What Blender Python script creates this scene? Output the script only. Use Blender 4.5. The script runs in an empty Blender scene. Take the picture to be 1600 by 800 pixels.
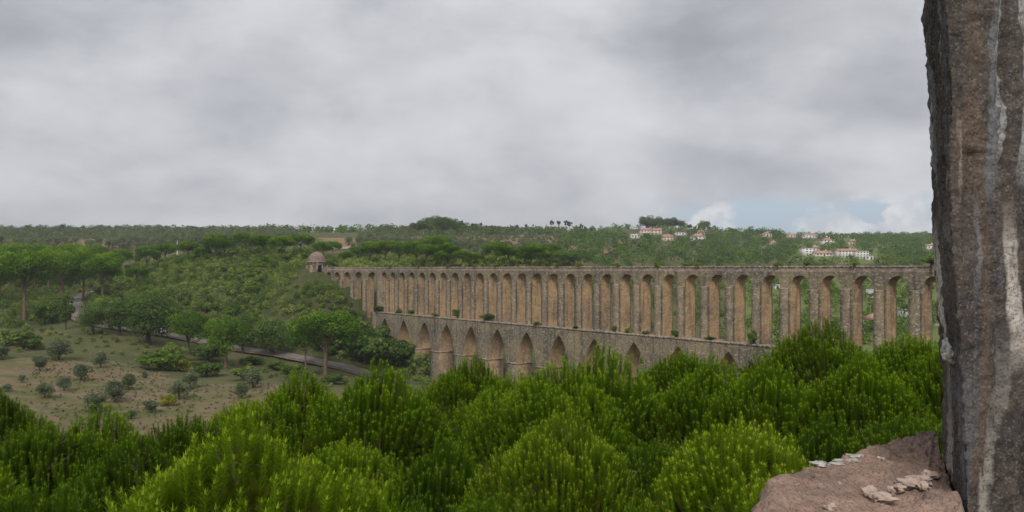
import bpy, math, random
import numpy as np
from mathutils import Vector
from mathutils.bvhtree import BVHTree
S = bpy.context.scene
COL = S.collection
PI = math.pi
# ------------------------------------------------------------------ camera
F = 1385.0; HOR = 419.5; CZ = 40.0
cam = bpy.data.cameras.new('camera'); co = bpy.data.objects.new('camera', cam); COL.objects.link(co)
cam.sensor_width = 36; cam.lens = 36 * F / 1600
cam.shift_y = (HOR - 400) / 1600
co.location = (0, 0, CZ); co.rotation_euler = (PI / 2, 0, 0)
cam.clip_start = 0.05; cam.clip_end = 20000
S.camera = co
S.render.resolution_x = 1024; S.render.resolution_y = 512
# ------------------------------------------------------------------ view
S.view_settings.view_transform = 'Standard'; S.view_settings.look = 'None'
S.view_settings.exposure = 0.62; S.view_settings.gamma = 1
# ------------------------------------------------------------------ sun
SUN_EL, SUN_AZ = 42, 188          # azimuth clockwise from +Y
sl = bpy.data.lights.new('sun', 'SUN'); sl.energy = 1.5; sl.angle = math.radians(18); sl.color = (1, .95, .87)
so = bpy.data.objects.new('sun', sl); COL.objects.link(so)
az, el = math.radians(SUN_AZ), math.radians(SUN_EL)
sd = Vector((math.sin(az) * math.cos(el), math.cos(az) * math.cos(el), math.sin(el)))
so.rotation_euler = sd.to_track_quat('Z', 'Y').to_euler()
# ------------------------------------------------------------------ world
W = bpy.data.worlds.new('World'); S.world = W; W.use_nodes = True
nt = W.node_tree; nt.nodes.clear()


class NT:
    def __init__(s, t): s.t = t
    def n(s, typ, **kw):
        nd = s.t.nodes.new(typ)
        for k, v in kw.items():
            if k[0] == '_': setattr(nd, k[1:], v)
        return nd
    def l(s, a, b): s.t.links.new(a, b)
    def put(s, sock, v):
        if hasattr(v, 'links') or hasattr(v, 'is_linked'): s.l(v, sock)
        else:
            if hasattr(sock.default_value, '__len__') and len(sock.default_value) == 4 and len(v) == 3: v = (*v, 1)
            sock.default_value = v
    def m(s, op, a, b=0.0, c=None, clamp=False):
        nd = s.n('ShaderNodeMath'); nd.operation = op; nd.use_clamp = clamp
        s.put(nd.inputs[0], a); s.put(nd.inputs[1], b)
        if c is not None: s.put(nd.inputs[2], c)
        return nd.outputs[0]
    def mix(s, f, a, b, mode='MIX'):
        nd = s.n('ShaderNodeMix'); nd.data_type = 'RGBA'; nd.blend_type = mode; nd.clamp_factor = True
        s.put(nd.inputs[0], f); s.put(nd.inputs[6], a); s.put(nd.inputs[7], b)
        return nd.outputs[2]
    def sm(s, v, a, b):           # smoothstep
        nd = s.n('ShaderNodeMapRange'); nd.interpolation_type = 'SMOOTHSTEP'
        s.put(nd.inputs[0], v); nd.inputs[1].default_value = a; nd.inputs[2].default_value = b
        return nd.outputs[0]
    def noise(s, vec, scale, detail=4, rough=.55, dist=0):
        nd = s.n('ShaderNodeTexNoise'); s.l(vec, nd.inputs['Vector'])
        nd.inputs['Scale'].default_value = scale; nd.inputs['Detail'].default_value = detail
        nd.inputs['Roughness'].default_value = rough; nd.inputs['Distortion'].default_value = dist
        return nd.outputs[0]
    def vor(s, vec, scale, feat='F1', rnd=1):
        nd = s.n('ShaderNodeTexVoronoi'); nd.feature = feat; s.l(vec, nd.inputs['Vector'])
        nd.inputs['Scale'].default_value = scale; nd.inputs['Randomness'].default_value = rnd
        return nd
    def mapv(s, vec, scale=(1, 1, 1), loc=(0, 0, 0)):
        nd = s.n('ShaderNodeMapping'); s.l(vec, nd.inputs[0]); nd.inputs['Scale'].default_value = scale
        nd.inputs['Location'].default_value = loc
        return nd.outputs[0]


w = NT(nt)
tc = w.n('ShaderNodeTexCoord').outputs['Generated']
sp = w.n('ShaderNodeSeparateXYZ'); w.l(tc, sp.inputs[0]); X, Y, Z = sp.outputs
sky = w.n('ShaderNodeTexSky'); sky.sky_type = 'NISHITA'; sky.sun_disc = False
sky.sun_elevation = el; sky.sun_rotation = az; sky.air_density = 1.2; sky.dust_density = 1.5
skyc = w.mix(1.0, sky.outputs[0], (.085, .085, .085), 'MULTIPLY')
zz = w.m('ADD', w.m('MAXIMUM', Z, 0.0), .42)
cb = w.n('ShaderNodeCombineXYZ'); w.l(w.m('DIVIDE', X, zz), cb.inputs[0]); w.l(w.m('DIVIDE', Y, zz), cb.inputs[1])
pl = cb.outputs[0]
n1 = w.noise(w.mapv(tc, (1, 1, 2.0), (3.1, 1.7, 0)), 5.2, 9, .57, .15)
n2 = w.noise(w.mapv(pl, (1, 1.1, 1), (7.3, 2.2, 4)), 1.1, 5, .5, .2)
nn = w.m('ADD', w.m('MULTIPLY', n1, .6), w.m('MULTIPLY', n2, .4))
cloud = w.mix(w.sm(nn, .34, .66), (.375, .388, .43), (.62, .63, .665))
# darker cloud belly high on the right, as in the photograph (azimuth 13 deg, elevation 15 deg)
azr = w.m('ARCTAN2', X, Y)
elr = w.m('ARCSINE', Z)
def blob(a, e, ra, re):
    dx = w.m('DIVIDE', w.m('SUBTRACT', azr, math.radians(a)), math.radians(ra))
    dy = w.m('DIVIDE', w.m('SUBTRACT', elr, math.radians(e)), math.radians(re))
    return w.m('SQRT', w.m('ADD', w.m('MULTIPLY', dx, dx), w.m('MULTIPLY', dy, dy)))
wob = w.m('MULTIPLY', w.m('SUBTRACT', w.noise(tc, 9, 6, .6), .5), 1.1)
for (a, e, ra, re, dk) in ((15, 15.3, 9, 3.4, .30), (22.5, 10.6, 6, 2.6, .22), (-33, 13, 7, 2.2, .22), (-28, 3.2, 16, .9, .06)):
    dd = w.sm(w.m('ADD', blob(a, e, ra, re), wob), 1.25, .35)
    cloud = w.mix(w.m('MULTIPLY', dd, dk), cloud, (.16, .17, .2))
for (a, e, ra, re, dk) in ((3, 9.5, 13, 2.2, .35), (-12, 12.5, 9, 2.5, .25), (24, 7, 9, 1.4, .22), (-22, 2.8, 9, .8, .3)):
    dd = w.sm(w.m('ADD', blob(a, e, ra, re), wob), 1.2, .2)
    cloud = w.mix(w.m('MULTIPLY', dd, dk), cloud, (.70, .71, .73))
# blue opening with cumulus low on the right
gapn = w.m('MULTIPLY', w.m('SUBTRACT', w.noise(w.mapv(tc, (1, 1, 3)), 7, 5, .6), .5), 5.0)
elw = w.m('ADD', w.m('MULTIPLY', elr, 180 / PI), w.m('MULTIPLY', gapn, .55))
azd = w.m('ADD', w.m('MULTIPLY', azr, 180 / PI), w.m('MULTIPLY', gapn, 1.5))
gap = w.m('MULTIPLY', w.sm(elw, 4.9, 3.5), w.m('MULTIPLY', w.sm(azd, 7, 14), w.sm(azd, 75, 55)))
cn = w.noise(w.mapv(tc, (1, 1, 1.9), (.37, .2, .1)), 15, 6, .55)
cum = w.sm(w.m('SUBTRACT', w.m('ADD', cn, .10), w.m('MULTIPLY', elr, 1.75)), .49, .56)
cumc = w.mix(w.sm(w.noise(tc, 42, 4, .5), .35, .65), (.55, .58, .63), (.78, .79, .80))
blue = w.mix(.75, skyc, (.43, .55, .70))
low = w.mix(w.m('MULTIPLY', cum, .85), blue, cumc)
fin = w.mix(gap, cloud, low)
bg = w.n('ShaderNodeBackground'); w.l(fin, bg.inputs[0]); bg.inputs[1].default_value = .725
wo = w.n('ShaderNodeOutputWorld'); w.l(bg.outputs[0], wo.inputs[0])

# ================================================================== helpers
rng = np.random.default_rng(7)
random.seed(5)


def hsh(i, j, k, seed):
    h = (i * 374761393 + j * 668265263 + k * 1274126177 + seed * 974711) & 0xffffffff
    h = ((h ^ (h >> 13)) * 1103515245) & 0xffffffff
    h = (h ^ (h >> 16)) & 0xffffff
    return h / float(0xffffff)


def vnoise(P, seed=0):
    P = np.asarray(P, float); I = np.floor(P).astype(np.int64); f = P - I; f = f * f * (3 - 2 * f)
    r = 0
    for a in (0, 1):
        for b in (0, 1):
            for c in (0, 1):
                wgt = (f[:, 0] if a else 1 - f[:, 0]) * (f[:, 1] if b else 1 - f[:, 1]) * (f[:, 2] if c else 1 - f[:, 2])
                r = r + wgt * hsh(I[:, 0] + a, I[:, 1] + b, I[:, 2] + c, seed)
    return r - .5


def fbm(P, octv=4, seed=0, gain=.5):
    r = 0; a = 1; P = np.asarray(P, float)
    for o in range(octv):
        r = r + a * vnoise(P, seed + o * 17); P = P * 2.03 + 11.3; a *= gain
    return r


def mk(name, V, Fc, mats, midx=None, tint=None, smooth=False):
    V = np.asarray(V, np.float32); groups = Fc if isinstance(Fc, list) else [Fc]
    groups = [np.asarray(g, np.int32) for g in groups if len(g)]
    me = bpy.data.meshes.new(name)
    me.vertices.add(len(V)); me.vertices.foreach_set('co', V.ravel())
    tot = sum(len(g) for g in groups)
    lv = np.concatenate([g.ravel() for g in groups]); lt = np.concatenate([np.full(len(g), g.shape[1]) for g in groups])
    ls = np.concatenate([[0], np.cumsum(lt)[:-1]])
    me.loops.add(len(lv)); me.loops.foreach_set('vertex_index', lv)
    me.polygons.add(tot); me.polygons.foreach_set('loop_start', ls.astype(np.int32))
    if midx is not None: me.polygons.foreach_set('material_index', np.asarray(midx, np.int32))
    if smooth is not False:
        me.polygons.foreach_set('use_smooth', np.full(tot, True) if smooth is True else np.asarray(smooth, bool))
    for m in (mats if isinstance(mats, (list, tuple)) else [mats]): me.materials.append(m)
    if tint is not None:
        at = me.attributes.new('tint', 'FLOAT', 'POINT'); at.data.foreach_set('value', np.asarray(tint, np.float32))
    me.update(calc_edges=True)
    return me


def obj(name, me, parent=None, loc=None, rz=None, scale=None, label=None, cat=None, group=None, kind=None):
    o = bpy.data.objects.new(name, me); COL.objects.link(o)
    if parent: o.parent = parent
    if loc is not None: o.location = loc
    if rz is not None: o.rotation_euler = (0, 0, rz)
    if scale is not None: o.scale = scale if hasattr(scale, '__len__') else (scale,) * 3
    if label: o['label'] = label
    if cat: o['category'] = cat
    if group: o['group'] = group
    if kind: o['kind'] = kind
    return o


class MB:      # collects boxes, tubes, polygons into one mesh
    def __init__(s): s.v = []; s.q = []; s.qm = []; s.t = []; s.tm = []; s.n = 0
    def add(s, V, quads=(), tris=(), m=0):
        b = s.n; s.v.extend([tuple(p) for p in V]); s.n += len(V)
        for f in quads: s.q.append([i + b for i in f]); s.qm.append(m)
        for f in tris: s.t.append([i + b for i in f]); s.tm.append(m)
    def box(s, x0, x1, y0, y1, z0, z1, m=0):
        V = [(x, y, z) for z in (z0, z1) for y in (y0, y1) for x in (x0, x1)]
        s.add(V, [(0, 2, 3, 1), (4, 5, 7, 6), (0, 1, 5, 4), (2, 6, 7, 3), (0, 4, 6, 2), (1, 3, 7, 5)], m=m)
    def tube(s, pts, rad, seg=6, m=0, cap=True):
        pts = [Vector(p) for p in pts]; V = []; n = len(pts)
        for i, p in enumerate(pts):
            d = (pts[min(i + 1, n - 1)] - pts[max(i - 1, 0)]).normalized()
            a = d.cross(Vector((0.13, 1, 0.07))).normalized(); b = d.cross(a)
            for k in range(seg):
                an = 2 * PI * k / seg; V.append(p + (a * math.cos(an) + b * math.sin(an)) * rad[i])
        Q = [(i * seg + k, i * seg + (k + 1) % seg, (i + 1) * seg + (k + 1) % seg, (i + 1) * seg + k) for i in range(n - 1) for k in range(seg)]
        s.add(V, Q, m=m)
    def mesh(s, name, mats, smooth=False, tint=None):
        return mk(name, s.v, [s.q, s.t], mats, s.qm + s.tm, smooth=smooth, tint=None if tint is None else np.full(s.n, tint))


def mat(name):
    m = bpy.data.materials.new(name); m.use_nodes = True; t = m.node_tree; t.nodes.clear()
    a = NT(t); out = a.n('ShaderNodeOutputMaterial')
    return m, a, out


def principled(a, out, col, rough=.9, bump=None, bd=.02, bs=1.0, spec=.2):
    b = a.n('ShaderNodeBsdfPrincipled'); a.put(b.inputs['Base Color'], col); a.put(b.inputs['Roughness'], rough)
    b.inputs['Specular IOR Level'].default_value = spec
    if bump is not None:
        bp = a.n('ShaderNodeBump'); a.l(bump, bp.inputs['Height']); bp.inputs['Distance'].default_value = bd; bp.inputs['Strength'].default_value = bs
        a.l(bp.outputs[0], b.inputs['Normal'])
    a.l(b.outputs[0], out.inputs[0])
    return b


def foliage(name, dark, mid, light, transl=.35, varied=.0, gain=1.5):
    dark, mid, light = [tuple(v * gain for v in c) for c in (dark, mid, light)]
    m, a, out = mat(name)
    at = a.n('ShaderNodeAttribute'); at.attribute_name = 'tint'
    v = at.outputs['Fac']
    oi = a.n('ShaderNodeObjectInfo')
    if varied: v = a.m('ADD', v, a.m('MULTIPLY', a.m('SUBTRACT', oi.outputs['Random'], .5), varied))
    cr = a.n('ShaderNodeValToRGB'); a.l(v, cr.inputs[0]); e = cr.color_ramp.elements
    e[0].position = .1; e[0].color = (*dark, 1); e[1].position = .9; e[1].color = (*light, 1)
    k = cr.color_ramp.elements.new(.5); k.color = (*mid, 1)
    d = a.n('ShaderNodeBsdfDiffuse'); a.l(cr.outputs[0], d.inputs[0])
    tr = a.n('ShaderNodeBsdfTranslucent'); a.l(a.mix(.5, cr.outputs[0], light), tr.inputs[0])
    mx = a.n('ShaderNodeMixShader'); mx.inputs[0].default_value = transl
    a.l(d.outputs[0], mx.inputs[1]); a.l(tr.outputs[0], mx.inputs[2]); a.l(mx.outputs[0], out.inputs[0])
    return m


def plain(name, col, rough=.8, var=.25, scale=3.0, bump=.01):
    m, a, out = mat(name)
    t = a.n('ShaderNodeTexCoord').outputs['Object']
    n = a.noise(t, scale, 5, .6)
    c = a.mix(a.sm(n, .3, .7), tuple(x * (1 - var) for x in col), tuple(min(1, x * (1 + var)) for x in col))
    principled(a, out, c, rough, n, bump)
    return m


# ---- foliage
M_NEAR = foliage('pine_needles', (.040, .050, .006), (.085, .175, .006), (.25, .34, .02), .42, .22, 1.25)
M_NEARY = foliage('yellow_green_pine_needles', (.045, .052, .006), (.110, .195, .008), (.32, .40, .03), .45, .1, 1.3)
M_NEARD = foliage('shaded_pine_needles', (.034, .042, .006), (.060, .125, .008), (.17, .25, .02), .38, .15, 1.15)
M_STONEPINE = foliage('stone_pine_needles', (.022, .052, .008), (.060, .125, .012), (.16, .23, .02), .35, .22, 1.55)
M_OLIVE = foliage('olive_leaves', (.042, .058, .032), (.092, .115, .060), (.165, .185, .10), .25, .2, 1.6)
M_OAK = foliage('oak_leaves', (.020, .042, .011), (.052, .086, .020), (.11, .15, .035), .3, .2, 1.9)
M_SCRUB = foliage('scrub_leaves', (.028, .052, .012), (.078, .112, .024), (.16, .185, .045), .35, .3, 2.2)
M_BRIGHT = foliage('young_shrub_leaves', (.040, .075, .012), (.085, .14, .02), (.15, .20, .03), .3, .1)
M_FARWOOD = foliage('distant_wood_leaves', (.024, .050, .013), (.058, .102, .022), (.11, .165, .035), .3, .1, 1.8)
M_YELLOW = foliage('yellowing_leaves', (.10, .11, .01), (.17, .18, .02), (.25, .24, .03), .3, .1)
M_DRYW = foliage('dry_weeds', (.10, .09, .04), (.16, .15, .06), (.24, .21, .10), .3, 0, 1.0)
M_EUC = foliage('eucalyptus_leaves', (.03, .052, .02), (.06, .09, .035), (.10, .13, .05), .35, .1, 1.8)
M_BARK = plain('bark', (.15, .105, .075), .95, .4, 5, .03)
M_BARKD = plain('dark_bark', (.07, .055, .042), .95, .4, 5, .03)


# ---- stone
def stone(name, cols, speck=.35, streak=.7, gain=1.6):
    m, a, out = mat(name)
    t = a.n('ShaderNodeTexCoord').outputs['Object']
    cols = [tuple(min(.8, v * gain) for v in c) for c in cols]
    gp = a.n('ShaderNodeNewGeometry').outputs['Position']
    big = a.noise(gp, .22, 5, .6, .3)
    mid = a.noise(gp, 1.1, 5, .65)
    st = a.noise(a.mapv(gp, (1.2, 1.2, .12)), 1.0, 4, .6)
    blocks = a.vor(a.mapv(gp, (1, 1, 1.7)), 2.6)
    edge = a.vor(a.mapv(gp, (1, 1, 1.7)), 2.6, 'DISTANCE_TO_EDGE')
    c = a.mix(a.sm(big, .32, .68), cols[0], cols[1])
    huge = a.noise(a.mapv(gp, (1, 1, 1.6)), .075, 4, .55, .5)
    c = a.mix(1.0, c, a.mix(a.sm(huge, .38, .62), (.72, .74, .78), (1.15, 1.10, 1.0)), 'MULTIPLY')
    c = a.mix(a.m('MULTIPLY', a.sm(mid, .40, .68), .55), c, cols[2])
    c = a.mix(a.m('MULTIPLY', a.sm(st, .48, .70), streak), c, cols[3])
    rv = a.n('ShaderNodeSeparateColor'); a.l(blocks.outputs['Color'], rv.inputs[0])
    c = a.mix(.35, c, a.mix(rv.outputs[0], (.35, .35, .35), (1, 1, 1)), 'MULTIPLY')
    c = a.mix(a.m('MULTIPLY', a.sm(rv.outputs[1], .80, .9), speck), c, cols[4])
    j = a.sm(edge.outputs['Distance'], .0, .10)
    c = a.mix(a.m('MULTIPLY', a.m('SUBTRACT', 1.0, j), .35), c, cols[3])
    h = a.m('ADD', a.m('MULTIPLY', j, .6), a.m('ADD', a.m('MULTIPLY', rv.outputs[0], .5), mid))
    principled(a, out, c, .95, h, .12, .8, .1)
    return m


M_WALL = stone('weathered_grey_stone', gain=1.38, cols=[(.235, .195, .135), (.150, .130, .098), (.31, .255, .175), (.055, .052, .05), (.46, .40, .32)])
M_TOP = stone('pinkish_grey_stone', [(.28, .22, .175), (.20, .165, .14), (.35, .29, .235), (.09, .08, .07), (.5, .44, .36)], streak=.4)
M_TAN = stone('sheltered_tan_stone', [(.385, .258, .148), (.25, .175, .115), (.47, .33, .19), (.12, .095, .078), (.58, .45, .31)], speck=.25, streak=.75)
M_DARK = stone('soffit_shade_stone', [(.27, .20, .14), (.18, .145, .11), (.36, .26, .17), (.07, .06, .05), (.40, .32, .24)], speck=.15)  # darker stone tone that paints the shade under the round arch crowns
M_BUTT = stone('speckled_rubble_stone', gain=1.45, cols=[(.26, .21, .15), (.18, .15, .11), (.33, .27, .20), (.07, .065, .055), (.42, .37, .30)], speck=.5, streak=.35)

# ================================================================== terrain
def wp(px, py, d): return ((px - 800) / F * d, d, -(py - HOR) / F * d)
cp = [(0, -20, -10), (0, 0, -10), (-10, 10, -11), (10, 20, -11), (-10, 30, -12), (15, 40, -13), (-25, 40, -15), (-40, 60, -20), (0, 60, -18), (40, 60, -18),
      (-40, -10, -14), (40, 0, -10), (-80, 80, -26), (0, 100, -26), (60, 100, -22), (100, 60, -12), (120, 130, -14), (-100, 20, -24), (150, 0, -10),
      (62, 133, -23), (30, 175, -28), (0, 215, -31), (-26, 245, -30.5), (0, -300, -10), (-400, -300, -20), (400, -300, -10), (-400, 60, -22), (400, 60, -10)]
cp += [wp(*p) for p in [
    (640, 578, 262), (600, 550, 268), (580, 533, 271), (560, 512, 274), (543, 492, 277), (528, 472, 279), (513, 452, 281), (500, 440, 283), (485, 430, 290), (505, 430, 293), (530, 440, 290), (470, 418, 300),
    (0, 650, 150), (100, 655, 155), (300, 645, 165), (450, 620, 185), (0, 560, 215), (150, 575, 215), (300, 590, 215), (450, 592, 215),
    (0, 520, 262), (120, 515, 265), (250, 530, 265), (365, 547, 262), (450, 562, 252), (540, 580, 240), (-200, 540, 240), (-200, 490, 300),
    (60, 478, 325), (0, 484, 315), (155, 450, 360), (120, 470, 322), (115, 500, 285), (0, 445, 400), (-200, 440, 400),
    (200, 480, 300), (300, 470, 310), (250, 425, 370), (350, 404, 380), (450, 403, 350), (300, 440, 345), (400, 440, 325), (400, 490, 295),
    (500, 480, 285), (450, 520, 270), (560, 522, 268), (620, 555, 262), (400, 399, 420), (520, 402, 400), (100, 405, 480), (0, 400, 500),
    (545, 420, 312), (600, 422, 310), (650, 422, 310), (560, 420, 335), (520, 418, 325), (500, 415, 325), (750, 424, 310), (860, 426, 310), 
    (0, 380, 560), (0, 366, 680), (200, 368, 640), (450, 369, 640), (300, 382, 520), (450, 380, 520), (560, 416, 360), (600, 385, 480),
    (700, 414, 400), (700, 385, 520), (700, 367, 680), (850, 412, 420), (850, 385, 540), (850, 368, 700), (900, 450, 380), (1000, 480, 330),
    (1100, 505, 300), (1000, 422, 480), (1000, 392, 620), (1000, 372, 900), (1060, 357, 960), (1200, 525, 260), (1200, 462, 380), (1200, 422, 520),
    (1200, 398, 680), (1200, 374, 1050), (1370, 518, 270), (1370, 462, 380), (1370, 416, 560), (1370, 402, 700), (1370, 374, 1100), (1370, 371, 1400),
    (1600, 420, 500), (1600, 372, 1200), (1900, 380, 1000), (1900, 480, 250), (-400, 380, 600), (-400, 369, 900), (0, 370, 1200), (600, 372, 1200),
    (900, 371, 1500), (1400, 374, 2000), (400, 376, 2200)]]
cp += [(4500 * math.sin(t), 4500 * math.cos(t), 10) for t in np.linspace(0, 2 * PI, 13)[:-1]]
cp = np.array(cp, float)


def tps_k(r2): return np.where(r2 > 1e-9, .5 * r2 * np.log(r2 + 1e-12), 0)
sc = 300.0
A = cp[:, :2] / sc; N = len(A)
K = tps_k(((A[:, None] - A[None]) ** 2).sum(-1)) + np.eye(N) * 2e-4
Pm = np.c_[np.ones(N), A]
L = np.block([[K, Pm], [Pm.T, np.zeros((3, 3))]])
wts = np.linalg.solve(L, np.r_[cp[:, 2], 0, 0, 0])


def height(x, y):
    x = np.asarray(x, float).ravel(); y = np.asarray(y, float).ravel()
    B = np.c_[x, y] / sc; out = np.empty(len(x))
    for i in range(0, len(x), 20000):
        b = B[i:i + 20000]
        out[i:i + 20000] = tps_k(((b[:, None] - A[None]) ** 2).sum(-1)) @ wts[:N] + np.c_[np.ones(len(b)), b] @ wts[N:]
    d = np.hypot(x, y)
    P = np.c_[x, y, 0 * x]
    out = out + np.clip(d / 300, .3, 1.5) * (fbm(P / 40, 3, 3) * 1.3 + fbm(P / 7, 2, 9) * .35)
    return np.clip(out, -40, 95) + CZ


def axis(lo, hi, flo, fhi, step, grow=1.10):
    c = list(np.arange(flo, fhi + .01, step)); s = step
    while c[-1] < hi: s *= grow; c.append(c[-1] + s)
    s = step
    while c[0] > lo: s *= grow; c.insert(0, c[0] - s)
    return np.array(c)


gx = axis(-2600, 2600, -240, 240, 2.8, 1.06); gy = axis(-1200, 2900, 0, 420, 2.5, 1.05)
GX, GY = np.meshgrid(gx, gy); TZ = height(GX, GY)
nx, ny = len(gx), len(gy)
idx = np.arange(nx * ny).reshape(ny, nx)
TQ = np.stack([idx[:-1, :-1], idx[:-1, 1:], idx[1:, 1:], idx[1:, :-1]], -1).reshape(-1, 4)
TV = np.c_[GX.ravel(), GY.ravel(), TZ]
bvh = BVHTree.FromPolygons([tuple(v) for v in TV], [tuple(map(int, q)) for q in TQ])
print('terrain', len(TV))


def gz(x, y):
    h = bvh.ray_cast(Vector((x, y, 500)), Vector((0, 0, -1)))
    return h[0].z if h[0] else CZ - 20


def ground_px(px, py, dmin=60):
    d = Vector(((px - 800) / F, 1, -(py - HOR) / F)); o = Vector((0, 0, CZ)) + d * dmin
    h = bvh.ray_cast(o, d.normalized())
    return h[0]


def proj(x, y, z): return 800 + F * x / y, HOR - F * (z - CZ) / y
def inpoly(px, py, poly):
    r = np.zeros(np.shape(px), bool); n = len(poly)
    for i in range(n):
        x0, y0 = poly[i]; x1, y1 = poly[(i + 1) % n]
        if y0 == y1: continue
        c = ((y0 > py) != (y1 > py)) & (px < (x1 - x0) * (py - y0) / (y1 - y0) + x0)
        r ^= c
    return r


# land cover: 0 grass / 1 dry field / 2 red-brown soil / 3 forest litter
ppx, ppy = 800 + F * TV[:, 0] / np.maximum(TV[:, 1], 1), HOR - F * (TV[:, 2] - CZ) / np.maximum(TV[:, 1], 1)
dd = TV[:, 1]
dry = np.zeros(len(TV)); soil = np.zeros(len(TV)); grass = np.zeros(len(TV))
FIELD = [(-400, 565), (60, 560), (190, 565), (300, 600), (400, 600), (480, 600), (560, 640), (300, 800), (-400, 800)]
dry[inpoly(ppx, ppy, FIELD) & (dd > 90) & (dd < 260)] = 1
SOIL = [[(560, 388), (620, 372), (760, 368), (1000, 366), (940, 400), (700, 410), (600, 405)], [(90, 376), (180, 372), (260, 378), (200, 388), (60, 386)], [(500, 372), (600, 370), (600, 388), (520, 388)]]
for p in SOIL: soil[inpoly(ppx, ppy, p) & (dd > 380) & (dd < 720)] = 1
grass[inpoly(ppx, ppy, [(1230, 380), (1330, 372), (1470, 372), (1470, 400), (1350, 412), (1230, 412)]) & (dd > 450)] = 1
grass[(ppx > 1150) & (ppy > 425) & (dd > 150) & (dd < 500)] = .8
thk = np.zeros(len(TV)); thk[(inpoly(ppx, ppy, [(-300, 420), (180, 425), (240, 402), (300, 394), (900, 398), (900, 425), (500, 425), (545, 430), (660, 500), (680, 600), (600, 590), (420, 556), (290, 535), (110, 500), (60, 512), (-300, 520)])) & (dd > 225) & (dd < 450)] = 1
cov = dict(thicket=thk, dry=dry, soil=soil, pasture=grass)
m, a, out = mat('ground')
gp = a.n('ShaderNodeNewGeometry').outputs['Position']
def attr(n):
    q = a.n('ShaderNodeAttribute'); q.attribute_name = n; return q.outputs['Fac']
nb = a.noise(gp, .035, 5, .6, .4); nm = a.noise(gp, .22, 6, .65); nf = a.noise(gp, 2.2, 5, .7)
base = a.mix(a.sm(nb, .35, .65), (.085, .105, .040), (.14, .135, .065))
base = a.mix(a.m('MULTIPLY', a.sm(nm, .45, .7), .5), base, (.21, .155, .10))
dryc = a.mix(a.sm(a.noise(a.mapv(gp, (.6, 1.1, 1)), .10, 9, .72, .8), .40, .60), (.225, .165, .105), (.125, .135, .052))
dryc = a.mix(a.m('MULTIPLY', a.sm(nm, .48, .7), .6), dryc, (.29, .21, .155))
soilc = a.mix(a.sm(nm, .3, .7), (.34, .215, .14), (.22, .18, .10))
past = a.mix(a.sm(nm, .3, .7), (.13, .18, .05), (.20, .215, .08))
edgen = a.m('MULTIPLY', a.m('SUBTRACT', nm, .5), .9)
c = a.mix(a.sm(a.m('ADD', attr('dry'), edgen), .3, .7), base, dryc)
c = a.mix(a.sm(a.m('ADD', attr('soil'), edgen), .3, .7), c, soilc)
c = a.mix(a.sm(a.m('ADD', attr('pasture'), edgen), .3, .7), c, past)
c = a.mix(a.sm(a.m('ADD', attr('thicket'), edgen), .3, .7), c, a.mix(a.sm(nm, .35, .65), (.055, .072, .024), (.10, .10, .045)))
c = a.mix(a.sm(nf, .2, .8), c, a.mix(1.0, c, (.78, .8, .78), 'MULTIPLY'))
principled(a, out, c, 1, nf, .12, .7, .05)
M_GROUND = m
me = mk('ground', TV, TQ, M_GROUND, smooth=True)
for k, v in cov.items():
    at = me.attributes.new(k, 'FLOAT', 'POINT'); at.data.foreach_set('value', v.astype(np.float32))
obj('ground', me, kind='structure')

# ---- road and tracks
def drape(name, pts, width, material, off, kind='structure', taper=False):
    pts = [Vector(p) for p in pts]
    dense = []
    for i in range(len(pts) - 1):
        p0 = pts[max(i - 1, 0)]; p1 = pts[i]; p2 = pts[i + 1]; p3 = pts[min(i + 2, len(pts) - 1)]
        n = max(2, int((p2 - p1).length / 1.5))
        for k in range(n):
            t = k / n
            dense.append(.5 * ((2 * p1) + (-p0 + p2) * t + (2 * p0 - 5 * p1 + 4 * p2 - p3) * t * t + (-p0 + 3 * p1 - 3 * p2 + p3) * t ** 3))
    V = []; Q = []; nw = 7
    for i, p in enumerate(dense):
        d = (dense[min(i + 1, len(dense) - 1)] - dense[max(i - 1, 0)]); d.z = 0; d.normalize(); s = Vector((-d.y, d.x, 0))
        hs = [gz(p.x + s.x * width * (k / (nw - 1) - .5), p.y + s.y * width * (k / (nw - 1) - .5)) for k in range(nw)]
        for k in range(nw):
            q = p + s * width * (k / (nw - 1) - .5) * (1 + .03 * math.sin(i * 1.7 + k))
            V.append((q.x, q.y, .4 * hs[k] + .6 * (sum(hs) / nw) + off))
        if i: 
            b = (i - 1) * nw
            Q += [(b + k, b + k + 1, b + nw + k + 1, b + nw + k) for k in range(nw - 1)]
    obj(name, mk(name, V, np.array(Q), material, smooth=True), kind=kind)
    return dense
M_ROAD = plain('worn_asphalt', (.19, .17, .155), .95, .22, .6, .01)
M_TRACK = plain('pale_dirt', (.36, .30, .235), .95, .2, .5, .02)
M_VERGE = plain('earth_verge', (.20, .14, .095), .98, .3, .8, .05)
rp = [ground_px(*p) for p in [(660, 606), (590, 590), (540, 575), (500, 566), (455, 557), (420, 551), (360, 543), (300, 531), (255, 523), (185, 513), (150, 507), (122, 492), (116, 476), (128, 463), (165, 449)]]
rp = [p for p in rp if p][1:]
drape('road_verge', rp, 7.0, M_VERGE, .22)
RD = drape('road', rp, 4.2, M_ROAD, .34)
p2 = [ground_px(*p) for p in [(75, 483), (92, 476), (108, 466), (122, 462)]]
drape('dirt_track', p2, 3, M_ROAD, .25)
p3 = [ground_px(*p) for p in [(520, 391), (545, 387), (570, 383), (600, 379)]]
if all(p3): drape('hill_track', p3, 9, M_TRACK, .3)
p4 = [ground_px(*p) for p in [(455, 416), (470, 413.5), (486, 413)]]
if all(p4): drape('sandy_path', p4, 4, M_TRACK, .3)

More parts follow.
